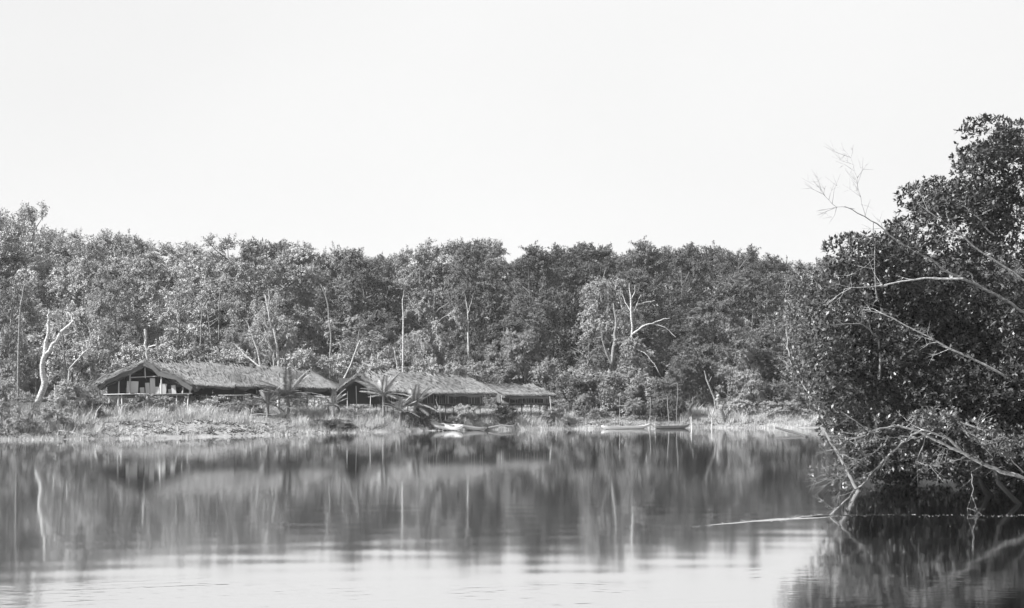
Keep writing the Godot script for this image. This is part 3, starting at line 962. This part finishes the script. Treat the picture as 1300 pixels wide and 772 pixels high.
func make_canoe(label: String, a: Vector3, c: Vector3, beam: float, deep: float, m: Material, tilt := 0.0) -> void:
	var o := thing("dugout_canoe", label, "canoe", (a + c) * 0.5)
	var L := (c - a).length()
	var dir := (c - a) / L
	var side := dir.cross(Vector3.UP).normalized().rotated(dir, tilt)
	var up := side.cross(dir)
	var b := MB.new()
	var n := 18
	var rings := []
	for k in n + 1:
		var f := k / float(n) * 2.0 - 1.0
		var w := beam * 0.5 * pow(maxf(0.0, 1.0 - pow(absf(f), 3.2)), 0.7) + 0.03
		var rise := 0.1 * pow(absf(f), 4.0) + (0.05 * pow(maxf(f, 0), 6.0))
		var keel := -deep + deep * 0.75 * pow(absf(f), 4.0)
		var cen := dir * (f * L * 0.5)
		var ring := []
		for q in [[-1.0, 0.0], [-0.94, 0.45], [-0.62, 0.85], [0, 1.0], [0.62, 0.85], [0.94, 0.45], [1.0, 0.0]]:
			ring.append(cen + side * w * q[0] + up * lerpf(rise, keel + rise * 0.5, q[1]))
		var w2 := maxf(w - 0.045, 0.008)
		for q in [[1.0, 0.0], [0.9, 0.45], [0.55, 0.8], [0, 0.9], [-0.55, 0.8], [-0.9, 0.45], [-1.0, 0.0]]:
			ring.append(cen + side * w2 * q[0] + up * lerpf(rise, keel * 0.88 + rise * 0.5, q[1]))
		rings.append(ring)
	for k in n:
		for q in 14:
			var p0: Vector3 = rings[k][q]
			var p1: Vector3 = rings[k][(q + 1) % 14]
			var p2: Vector3 = rings[k + 1][(q + 1) % 14]
			var p3: Vector3 = rings[k + 1][q]
			var mid := (p0 + p2) * 0.5
			var face := mid - dir * mid.dot(dir) + up * deep * 0.5
			if q > 6 and q < 13: face = -face
			if q == 6 or q == 13: face = up
			b.quad(p0, p1, p2, p3, face, g(rng.randf_range(0.9, 1.08)))
	part("hull", b.done(), m, o)
	for f in [-0.35, 0.3]:
		b = MB.new()
		b.box(dir * f * L * 0.5 - up * 0.04, side * beam * 0.43, up * 0.02, dir * 0.07, g(0.9))
		part("thwart", b.done(), M.grey_wood, o)

func make_pole(label: String, px: float, ytop: float, ybot: float, d: float, lean: float, r: float, m: Material, arm := []) -> void:
	var foot := at(px, ybot, d)
	foot.y = minf(land(foot.x, foot.z), 0.0) if ybot > 541 else land(foot.x, foot.z)
	var o := thing("mooring_pole", label, "pole", foot)
	var top := at(px + lean, ytop, d) - foot
	var b := MB.new()
	b.tube([Vector3(0, -0.4, 0), top * 0.35 + Vector3(rng.randf_range(-.04, .04), 0, 0), top * 0.7 + Vector3(rng.randf_range(-.05, .05), 0, 0), top], [r * 0.65, r * 0.62, r * 0.55, r * 0.45], 7, g(1))
	part("shaft", b.done(), m, o)
	for q in arm:
		var c := at(px, q[0], d) - foot
		b = MB.new()
		b.tube([c + Vector3(q[1], 0, 0.05), c + Vector3(q[2], 0.03, 0.05)], [r * 0.8, r * 0.7], 6, g(1))
		part("crosspiece", b.done(), m, o)

func make_log(label: String, pts: Array, r0: float, r1: float, d0: float, d1: float, m: Material, forks := []) -> void:
	var a := at(pts[0][0], pts[0][1], d0)
	var o := thing("driftwood_log", label, "log", Vector3(a.x, land(a.x, a.z), a.z))
	var run := []
	var rr := []
	for k in pts.size():
		var f := k / float(pts.size() - 1)
		run.append(at(pts[k][0], pts[k][1], lerpf(d0, d1, f)) - o.position)
		rr.append(lerpf(r0, r1, f) * rng.randf_range(0.85, 1.15))
	var b := MB.new()
	b.tube(run, rr, 7, g(1))
	part("trunk", b.done(), m, o)
	for q in forks:
		b = MB.new()
		var k: int = q[0]
		var s: Vector3 = run[k]
		var e := at(q[1], q[2], lerpf(d0, d1, k / float(pts.size() - 1))) - o.position
		b.tube([s, s.lerp(e, 0.5) + rv() * 0.05, e], [r1 * 0.9, r1 * 0.6, r1 * 0.3], 5, g(1))
		part("branch", b.done(), m, o)

func make_shore_things() -> void:
	make_palm("dark bushy palm with upright fronds before the long hut's far end", 366, 505, 102.4, 0.85, 28, M.palm, 400, 1.0)
	make_palm("young palm with arching fronds before the long hut's eave", 340, 514, 101.6, 0.6, 19, M.palm, 410, 0.8)
	make_palm("palm with spreading fronds in front of the middle hut's porch", 487, 503, 102.8, 0.68, 22, M.palm2, 420, 0.8)
	make_palm("low dark palm before the middle hut's slatted wall", 527, 516, 102.6, 0.7, 19, M.palm, 430, 0.9)
	make_palm("small palm between the long hut and the arched porch", 423, 515, 102.0, 0.5, 16, M.palm2, 440, 1.0)
	make_palm("low palm in the reeds under the middle hut", 508, 522, 101.8, 0.5, 17, M.palm2, 450, 0.9)
	rng.seed = 330
	for a in [[538, 508, 102.8, 2, "dark round bush before the middle hut's slatted wall"], [318, 506, 102.2, 2, "small dark bush beside the young palm"], [130, 508, 103.4, 3, "dark bush under the gabled porch's outer corner"], [458, 512, 103, 1, "grey bush below the dark arched porch"],
			[645, 514, 104.6, 3, "dark bush below the straight-eaved hut"], [186, 498, 103.2, 1, "grey bush growing up before the gabled porch"], [208, 503, 103.0, 0, "pale weedy bush beside the grey bush at the gabled porch"], [168, 509, 103.0, 0, "low pale bush under the gabled porch's floor"], [262, 505, 103.2, 0, "pale weedy bush under the long hut's near eave"], [292, 508, 103.0, 1, "light grey weedy bush under the long hut's floor"], [588, 510, 103.4, 0, "pale weedy bush under the middle hut's slatted wall"], [705, 512, 106, 1, "grey bush at the straight-eaved hut's outer end"], [855, 500, 109.5, 3, "dark bush behind the dark canoe"], [838, 508, 109.2, 3, "dark bush between the two moored canoes"], [430, 532, 99.6, 2, "ragged bush by the water in front of the palms"], [410, 530, 99.4, 2, "weedy bush at the water's edge before the long hut"]]:
		place_tree("bank_bush", "shrub", rng.randi(), a[0], a[1], a[2], M[KINDS[a[3]]], M.bark, 1.0, a[4], "bush", "")
	rng.seed = 340
	var wy := func(p: Vector3, y): return Vector3(p.x, y, p.z)
	make_canoe("long pale dugout canoe moored beside the tall pole", wy.call(at(763, 540, 104.2), 0.2), wy.call(at(824, 540, 105.6), 0.2), 0.6, 0.3, M.pale_hull)
	make_canoe("dark narrow dugout canoe moored beyond the pale one", wy.call(at(828, 540, 105.3), 0.2), wy.call(at(875, 541, 106.3), 0.2), 0.55, 0.28, M.dark_hull)
	make_canoe("pale dugout canoe hauled up on the mud below the middle hut", wy.call(at(547, 540, 102.4), 0.5), wy.call(at(588, 545, 101.4), 0.3), 0.6, 0.34, M.pale_hull, 0.25)
	make_canoe("dark old dugout canoe lying half in the water on the mud", wy.call(at(562, 537, 103.4), 0.62), wy.call(at(618, 545, 101.9), 0.12), 0.5, 0.26, M.dark_hull, -0.2)
	make_pole("tall pale mooring pole with a short crosspiece beside the pale canoe", 787, 503, 545, 105.2, 0, 0.045, M.grey_wood, [[515.5, -0.25, 0.55]])
	make_pole("slightly bent pole at the pale canoe's far end", 825, 505, 541, 107.2, 1, 0.045, M.grey_wood)
	make_pole("bare pole rising over the dark canoe's near end", 849, 503, 542, 106.8, -1.5, 0.05, M.grey_wood)
	make_pole("thin grey pole behind the dark canoe", 859, 486, 540, 108.2, 1, 0.04, M.grey_wood)
	make_pole("short pale stake in the water past the dark canoe", 878, 529, 546, 105.4, -0.5, 0.06, M.pale_wood)
	make_pole("thin stake in the water before the pale stump", 903, 531, 547, 104.8, 0.5, 0.04, M.pale_wood)
	make_pole("short thin stake in the gap between the moored canoes", 832, 530, 547, 105.0, 0, 0.035, M.white_bark)
	make_pole("leaning thin stake before the straight-eaved hut", 652, 525, 545, 104.4, -1, 0.035, M.pale_wood)
	make_pole("pale stake at the water's edge by the straight-eaved hut", 706, 530, 545, 104.6, 0, 0.04, M.white_bark)
	make_pole("slanting prop pole under the middle hut", 562, 507, 526, 103.4, -9, 0.05, M.pale_wood)
	make_pole("thin stake in the reeds before the gabled porch", 191, 520, 534, 101.5, -0.5, 0.06, M.pale_wood)
	make_log("long pale driftwood log stranded below the gabled hut", [[172, 540], [190, 537], [205, 538.5], [222, 544], [238, 549], [250, 552]], 0.08, 0.13, 97, 93.5, M.white_bark, [[3, 226, 552], [2, 200, 548], [4, 244, 545]])
	make_log("dark gnarled log at the water's edge below the gabled hut", [[212, 553], [222, 549], [236, 551], [248, 553]], 0.13, 0.1, 93.6, 93, M.dark_wood, [[1, 216, 546], [2, 242, 546]])
	make_log("thin pale branch lying on the mud below the porch", [[168, 541], [178, 536], [196, 536]], 0.04, 0.06, 97.5, 97.2, M.pale_wood)
	make_log("dark root clump stranded at the water's edge before the long hut", [[262, 553], [268, 548], [275, 553]], 0.14, 0.1, 93, 93, M.dark_wood, [[1, 264, 543], [1, 273, 544], [1, 268, 541]])
	make_log("pale log on the mud beyond the long hut's reeds", [[318, 527], [330, 525.5], [341, 526.5], [352, 526]], 0.05, 0.03, 100.8, 100.2, M.grey_wood)
	make_log("crooked dark stick on the mud before the near bank's bushes", [[108, 553], [122, 548], [136, 550]], 0.06, 0.04, 93, 92.5, M.dark_wood, [[1, 118, 541], [1, 128, 543]])
	make_log("pale bent branch half buried below the leaning white trunk", [[60, 553], [74, 547], [92, 549], [104, 553]], 0.06, 0.05, 91, 90.5, M.white_bark, [[1, 70, 540], [2, 96, 541]])
	make_log("dark weedy snag standing at the water before the palms", [[418, 548], [421, 538], [427, 531]], 0.07, 0.04, 99, 99.2, M.dark_wood, [[1, 414, 532], [1, 426, 536]])
	make_log("grey fallen branch beside the hauled-up canoes", [[620, 543], [636, 540], [652, 541]], 0.06, 0.04, 103, 103, M.grey_wood, [[1, 630, 534]])
	make_log("dark sunken log lying in the water by the overhanging tree", [[985, 543], [1000, 547], [1015, 551], [1024, 555]], 0.07, 0.1, 98, 92, M.dark_wood)
	# pale flecks painted in for the sky glint along the wake
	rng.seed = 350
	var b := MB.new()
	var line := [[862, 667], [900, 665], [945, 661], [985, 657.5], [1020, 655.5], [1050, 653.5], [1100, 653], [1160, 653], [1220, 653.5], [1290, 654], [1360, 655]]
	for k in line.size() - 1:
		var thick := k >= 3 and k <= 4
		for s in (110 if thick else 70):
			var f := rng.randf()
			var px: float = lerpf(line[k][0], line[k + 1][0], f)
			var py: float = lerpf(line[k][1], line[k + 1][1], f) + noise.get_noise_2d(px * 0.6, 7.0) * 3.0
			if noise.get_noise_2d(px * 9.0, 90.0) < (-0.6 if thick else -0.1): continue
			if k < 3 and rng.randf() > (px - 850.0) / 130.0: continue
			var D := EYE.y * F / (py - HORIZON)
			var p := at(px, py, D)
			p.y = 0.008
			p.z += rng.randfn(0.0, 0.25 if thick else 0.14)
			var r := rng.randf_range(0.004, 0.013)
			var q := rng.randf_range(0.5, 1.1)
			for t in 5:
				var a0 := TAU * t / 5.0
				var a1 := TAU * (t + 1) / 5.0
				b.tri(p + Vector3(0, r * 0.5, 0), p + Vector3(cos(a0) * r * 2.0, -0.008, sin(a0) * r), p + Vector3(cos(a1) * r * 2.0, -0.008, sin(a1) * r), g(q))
	var o := part("wake_glint_flecks", b.done(), M.wake_glint, self)
	tag(o, "thin line of flecks painted pale as sky glint along the wake past the branch", "wake_glint", "", "stuff")

# ---------------------------------------------------------------- the overhanging riverside trees
func inside(poly: PackedVector2Array, p: Vector2) -> bool:
	return Geometry2D.is_point_in_polygon(p, poly)

func limb(b: MB, pts: Array, d0: float, d1: float, r0: float, r1: float, o: Vector3, col: Color) -> Array:
	d0 *= NEAR; d1 *= NEAR
	var run := []
	var rr := []
	var n := pts.size() - 1
	for k in n:
		for q in 3:
			var f := (k + q / 3.0) / n
			var a := Vector2(pts[k][0], pts[k][1]).lerp(Vector2(pts[k + 1][0], pts[k + 1][1]), q / 3.0)
			run.append(at(a.x, a.y, lerpf(d0, d1, f)) - o + rv() * 0.028)
			rr.append(lerpf(r0, r1, f))
	run.append(at(pts[n][0], pts[n][1], d1) - o)
	rr.append(r1)
	b.tube(run, rr, 7, col)
	return run

func sprig(b: MB, p: Vector3, out: Vector3, n: int, l: float, tone: float) -> void:
	var side := out.cross(Vector3(0.2, 1, 0.3)).normalized()
	var up := side.cross(out).normalized()
	for k in n:
		var a := k * 2.399 + rng.randf() * 0.6
		var f := rng.randf()
		var d := (out * lerpf(0.25, 1.0, f) + (side * cos(a) + up * sin(a)) * 0.9 + Vector3(0, -0.1, 0)).normalized()
		b.leaf(p + out * f * l * 0.9, d, Vector3(0, 0.7, 0) + out * 0.4 + rv() * 0.35, l * rng.randf_range(0.75, 1.2), l * rng.randf_range(0.4, 0.56), g(tone * (0.55 + 1.35 * pow(rng.randf(), 3.0))))

func near_tree(called: String, label: String, foot: Vector2, fd: float, poly: Array, d0: float, d1: float, count: int, rmin: float, rmax: float, dens: float, ll: float, leafm: Material, barkm: Material, limbs: Array, seed_: int) -> void:
	rng.seed = seed_
	fd *= NEAR; d0 *= NEAR; d1 *= NEAR
	var f := at(foot.x, foot.y, fd)
	var base := Vector3(f.x, maxf(land(f.x, f.z), -0.6), f.z)
	var o := thing(called, label, "tree", base)
	var pg := PackedVector2Array()
	var lo := Vector2(9999, 9999)
	var hi := -lo
	for p in poly:
		var q := Vector2(p[0], p[1])
		pg.append(q)
		lo = lo.min(q); hi = hi.max(q)
	var mid := at((lo.x + hi.x) * 0.5, (lo.y + hi.y) * 0.5, (d0 + d1) * 0.5) - base
	var clumps := []
	var tries := 0
	while clumps.size() < count and tries < 20000:
		tries += 1
		var q := Vector2(rng.randf_range(lo.x, hi.x), rng.randf_range(lo.y, hi.y))
		if not inside(pg, q): continue
		clumps.append([at(q.x, q.y, rng.randf_range(d0, d1)) - base, rng.randf_range(rmin, rmax)])
	var t := MB.new()
	# stems from the foot, boughs to the clumps
	var stem_tops := []
	for k in (0 if called == "pale_leaved_tree" else 2):
		var e: Vector3 = clumps[rng.randi() % clumps.size()][0]
		var st := Vector3(rng.randf_range(-.5, .5), -0.4, rng.randf_range(-.5, .5))
		var m1 := st.lerp(e, 0.45) + rv() * 0.4
		t.tube([st, m1, st.lerp(e, 0.75) + rv() * 0.3, e], [0.1, 0.08, 0.05, 0.02], 7, g(0.8))
		stem_tops.append(m1); stem_tops.append(e)
	if stem_tops.is_empty():
		for k in range(0, clumps.size(), 9): stem_tops.append(clumps[k][0])
	for cl in clumps:
		var c: Vector3 = cl[0]
		var best: Vector3 = stem_tops[0]
		for s in stem_tops:
			if s.distance_to(c) < best.distance_to(c): best = s
		if best.distance_to(c) < 1.8 and best.distance_to(c) > 0.05:
			t.tube([best, best.lerp(c, 0.5) + rv() * 0.3, c], [0.035, 0.022, 0.008], 5, g(rng.randf_range(0.7, 1.3)))
	part("trunk", t.done(), barkm, o)
	var b := MB.new()
	for cl in clumps:
		var c: Vector3 = cl[0]
		var r: float = cl[1]
		var out := (c - mid).normalized() * 0.35
		var tone := rng.randf_range(0.75, 1.25)
		for k in int(r * r * dens):
			var d := (rv() + out + Vector3(0, 0.3, 0.2)).normalized()
			var p := c + d * r * pow(rng.randf(), 0.28) * Vector3(1.1, 0.8, 1.1)
			if p.y + base.y < 0.12: continue
			sprig(b, p, (d + rv() * 0.5 + Vector3(0, 0.25, 0)).normalized(), 7, ll, tone)
	part("crown", b.done(), leafm, o)
	for l in limbs:
		var lb := MB.new()
		var run := limb(lb, l[0], l[1], l[2], l[3], l[4], base, g(rng.randf_range(0.9, 1.1)))
		for s in int(l[5]):
			# side twigs, some of them leafy
			var k := rng.randi_range(run.size() / 3, run.size() - 1)
			var p: Vector3 = run[k]
			var along: Vector3 = (run[k] - run[maxi(k - 1, 0)]).normalized() if k > 0 else Vector3.UP
			var d := (along * 0.8 + rv() * 0.8 + Vector3(0, 0.15, 0)).normalized()
			var tw := rng.randf_range(0.35, 1.0)
			var e := p + d * tw
			lb.tube([p, p.lerp(e, 0.5) + rv() * 0.06, e], [0.009, 0.006, 0.003], 4, g(1))
			for z in 2:
				var e2 := p.lerp(e, 0.6) + (d + rv()).normalized() * tw * 0.5
				lb.tube([p.lerp(e, 0.6), e2], [0.005, 0.002], 4, g(1))
		var br := part("branch", lb.done(), l[7], o)
		if l[6] > 0:
			var sb := MB.new()
			for s in int(l[6]):
				var p: Vector3 = run[rng.randi_range(run.size() / 3, run.size() - 1)] + rv() * rng.randf_range(0.1, 0.55)
				sprig(sb, p, (rv() + Vector3(0, 0.5, 0)).normalized(), 6, ll, 1.2)
			part("leaves", sb.done(), leafm, br)

func make_right_trees() -> void:
	near_tree("riverside_tree", "tall dark glossy-leaved tree towering over the river's edge", Vector2(1330, 640), 45.0,
		[[1115, 300], [1125, 262], [1150, 258], [1178, 232], [1200, 222], [1222, 200], [1248, 176], [1300, 168], [1400, 165], [1500, 250], [1520, 480], [1330, 520], [1180, 500], [1110, 440]],
		42.0, 49.0, 205, 0.55, 1.0, 125.0, 0.175, M.near_leaf, M.bark, [
			[[[1310, 362], [1270, 335], [1235, 312], [1205, 285], [1165, 258]], 42.0, 40.0, 0.04, 0.012, 5, 5, M.white_bark],
			[[[1300, 490], [1250, 462], [1205, 442], [1165, 420], [1120, 398]], 40.0, 38.2, 0.045, 0.012, 7, 14, M.white_bark],
			[[[1262, 300], [1245, 280], [1225, 262]], 42.5, 41.5, 0.03, 0.01, 3, 4, M.white_bark]], 500)
	near_tree("bare_limbed_tree", "leafy riverside tree whose long bare pale limbs reach into the sky", Vector2(1260, 640), 43.0,
		[[1040, 410], [1058, 360], [1080, 318], [1105, 290], [1130, 300], [1150, 370], [1250, 400], [1330, 420], [1380, 560], [1240, 560], [1120, 500], [1065, 450]],
		40.0, 45.5, 160, 0.45, 0.9, 135.0, 0.17, M.near_leaf, M.bark, [
			[[[1345, 440], [1305, 400], [1272, 378], [1240, 362], [1205, 347], [1178, 326], [1148, 313], [1120, 290], [1098, 274], [1072, 262]], 42.0, 38.4, 0.055, 0.012, 6, 0, M.pale_bark],
			[[[1222, 354], [1175, 352], [1130, 360], [1100, 364], [1072, 367]], 39.6, 38.4, 0.034, 0.008, 7, 8, M.white_bark],
			[[[1100, 276], [1092, 250], [1088, 225], [1080, 200]], 39.2, 39.5, 0.009, 0.003, 14, 0, M.pale_bark],
			[[[1085, 266], [1062, 262], [1048, 250], [1040, 238]], 39.0, 38.8, 0.009, 0.003, 12, 0, M.pale_bark],
			[[[1108, 282], [1110, 300], [1110, 340], [1114, 380]], 39.2, 39.6, 0.012, 0.014, 3, 4, M.pale_bark],
			[[[1117, 490], [1117, 450], [1115, 430], [1106, 420], [1086, 405]], 40.5, 39.5, 0.05, 0.015, 5, 6, M.grey_wood]], 520)
	near_tree("drooping_tree", "dark low tree leaning out over the water with shaded hollow beneath", Vector2(1310, 640), 44.0,
		[[1035, 440], [1075, 420], [1150, 470], [1300, 480], [1480, 470], [1480, 615], [1300, 608], [1180, 595], [1110, 575], [1075, 555], [1048, 520]],
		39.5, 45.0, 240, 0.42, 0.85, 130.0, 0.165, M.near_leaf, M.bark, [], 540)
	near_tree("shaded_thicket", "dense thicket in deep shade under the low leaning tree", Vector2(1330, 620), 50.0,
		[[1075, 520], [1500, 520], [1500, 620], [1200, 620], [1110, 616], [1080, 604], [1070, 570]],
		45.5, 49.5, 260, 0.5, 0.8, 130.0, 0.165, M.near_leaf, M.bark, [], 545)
	near_tree("arching_branch_tree", "riverside tree whose thick pale bough arches down into the water", Vector2(1345, 640), 41.0,
		[[1110, 530], [1180, 520], [1260, 545], [1380, 560], [1380, 600], [1260, 575], [1200, 555], [1140, 550]],
		37.6, 39.8, 34, 0.25, 0.45, 150.0, 0.13, M.near_leaf3, M.bark, [
			[[[1345, 622], [1300, 607], [1270, 598], [1250, 589], [1222, 575], [1200, 565], [1170, 549], [1140, 540]], 40.0, 37.6, 0.075, 0.025, 12, 24, M.white_bark],
			[[[1222, 575], [1205, 558], [1190, 551], [1172, 546]], 38.6, 37.6, 0.05, 0.02, 3, 4, M.white_bark],
			[[[1172, 546], [1158, 553], [1138, 568], [1115, 592], [1092, 617], [1070, 638], [1054, 654]], 37.8, 37.3, 0.034, 0.022, 9, 16, M.pale_bark],
			[[[1142, 541], [1118, 544], [1100, 552], [1078, 560], [1062, 576]], 37.6, 37.0, 0.028, 0.008, 16, 60, M.grey_wood],
			[[[1150, 553], [1128, 556], [1110, 575], [1085, 590], [1068, 605], [1040, 600]], 37.7, 37.0, 0.016, 0.005, 18, 50, M.grey_wood],
			[[[1175, 555], [1165, 585], [1180, 592], [1200, 588]], 38.0, 37.4, 0.016, 0.006, 10, 34, M.grey_wood],
			[[[1250, 590], [1232, 600], [1236, 620], [1228, 645]], 38.5, 38.0, 0.018, 0.006, 4, 4, M.grey_wood],
			[[[1300, 600], [1280, 580], [1255, 570], [1240, 555]], 38.6, 37.8, 0.024, 0.008, 12, 40, M.grey_wood]], 560)
	near_tree("pale_leaved_tree", "airy tree with pale upright leaves and crooked slanting stem beside the dark trees", Vector2(1090, 618), 46.0,
		[[988, 440], [994, 400], [1010, 365], [1040, 342], [1080, 330], [1095, 430], [1070, 500], [1025, 500], [1005, 480]],
		45.0, 48.5, 85, 0.3, 0.62, 105.0, 0.16, M.near_leaf3, M.bark, [
			[[[1092, 628], [1072, 590], [1056, 562], [1043, 535], [1032, 508], [1017, 484], [1004, 462], [1000, 440], [998, 418]], 45.0, 46.0, 0.07, 0.02, 6, 10, M.grey_wood],
			[[[1019, 487], [1021, 470], [1024, 452], [1022, 440]], 45.5, 46.0, 0.03, 0.01, 5, 6, M.grey_wood]], 580)

# ---------------------------------------------------------------- everything
func _ready() -> void:
	noise.seed = 3
	noise.frequency = 0.02
	noise.fractal_octaves = 3
	var cam := Camera3D.new()
	cam.name = "camera"
	add_child(cam)
	cam.position = EYE
	cam.rotation.x = atan((HORIZON - 386.0) / F)
	cam.fov = rad_to_deg(2.0 * atan(386.0 / F))
	cam.near = 0.1
	cam.far = 4000.0
	cam.current = true
	var env := Environment.new()
	env.background_mode = Environment.BG_SKY
	var sm := ProceduralSkyMaterial.new()
	sm.sky_top_color = g(0.925)
	sm.sky_horizon_color = g(0.94)
	sm.sky_curve = 0.2
	sm.ground_bottom_color = g(0.4)
	sm.ground_horizon_color = g(0.8)
	sm.sun_angle_max = 1.0
	var cover := FastNoiseLite.new()
	cover.seed = 8
	cover.frequency = 0.006
	cover.fractal_octaves = 4
	var img := Image.create(1024, 512, false, Image.FORMAT_RGBA8)
	for y in 512:
		for x in 1024:
			var a := TAU * x / 1024.0
			var v := cover.get_noise_3d(cos(a) * 163.0, y * 2.2, sin(a) * 163.0)
			img.set_pixel(x, y, Color(1, 1, 1, clampf(0.04 + 0.09 * v, 0, 1)))
	sm.sky_cover = ImageTexture.create_from_image(img)
	sm.sky_cover_modulate = Color(0.9, 0.9, 0.9, 1)
	var sky := Sky.new()
	sky.sky_material = sm
	env.sky = sky
	env.background_energy_multiplier = 0.34
	env.tonemap_mode = Environment.TONE_MAPPER_LINEAR
	env.tonemap_exposure = 3.0
	env.sdfgi_enabled = true
	env.ssao_enabled = true
	env.ssil_enabled = true
	env.fog_enabled = true
	env.fog_density = 0.00016
	env.fog_light_color = g(0.95)
	var we := WorldEnvironment.new()
	we.name = "environment"
	we.environment = env
	add_child(we)
	var sun := DirectionalLight3D.new()
	sun.name = "sun"
	sun.light_energy = 1.6
	sun.light_color = g(1.0)
	sun.light_angular_distance = 0.6
	sun.shadow_enabled = true
	add_child(sun)
	sun.look_at_from_position(Vector3.ZERO, Vector3(0.85, -0.82, -0.3), Vector3.UP)

	M.silver_leaf = mat(0.34, 0.75, 0.2, 0.25)
	M.light_leaf = mat(0.25, 0.75, 0.2, 0.25)
	M.green_leaf = mat(0.135, 0.75, 0.2, 0.25)
	M.deep_green_leaf = mat(0.085, 0.75, 0.2, 0.25)
	M.grain = noise_tex(0.02, 0.72, 1.0, 9)
	M.streak = noise_tex(0.012, 0.65, 1.0, 12, 5)
	M.blotch = noise_tex(0.03, 0.35, 1.0, 15, 5)
	M.bark = mat(0.1, 0.9)
	M.pale_bark = mat(0.4, 0.9, 0.0, 0.3, "blotch")
	M.white_bark = mat(0.75, 0.85, 0.0, 0.3, "blotch")
	M.white_bark.uv1_scale = Vector3.ONE * 0.5
	M.pale_bark.uv1_scale = Vector3.ONE * 0.5
	M.mud = mat(0.32, 0.85, 0.0, 0.35, "grain")
	M.mud.uv1_scale = Vector3.ONE * 0.35
	M.thatch = mat(0.1, 0.95)
	M.straw = mat(0.15, 0.9, 0.1)
	M.dark_wood = mat(0.05, 0.9)
	M.grey_wood = mat(0.15, 0.9)
	M.pale_wood = mat(0.4, 0.85)
	M.bark_sheet = mat(0.55, 0.9)
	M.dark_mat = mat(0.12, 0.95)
	M.palm = mat(0.15, 0.5, 0.2)
	M.palm2 = mat(0.2, 0.5, 0.2)
	M.grass = mat(0.38, 0.8, 0.25)
	M.reed = mat(0.4, 0.8, 0.25)
	M.pale_hull = mat(0.45, 0.8)
	M.dark_hull = mat(0.12, 0.8)
	M.wake_glint = mat(0.17, 0.8)  # tone of the painted sky glint on the wake
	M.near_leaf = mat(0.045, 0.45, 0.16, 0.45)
	M.near_leaf3 = mat(0.1, 0.45, 0.2, 0.45)
	M.water = mat(0.55, 0.066, 0.0, 0.5)
	M.water.metallic = 1.0
	M.water.clearcoat_enabled = true
	M.water.clearcoat = 1.0
	M.water.clearcoat_roughness = 0.066

	for k in shore_px:
		shore.append(spot(k[0], EYE.y * F / (k[1] - HORIZON)))
	make_land()
	rng.seed = 21
	make_water()
	make_forest()
	make_bare_trees()
	make_huts()
	make_grass()
	make_right_trees()
	make_shore_things()
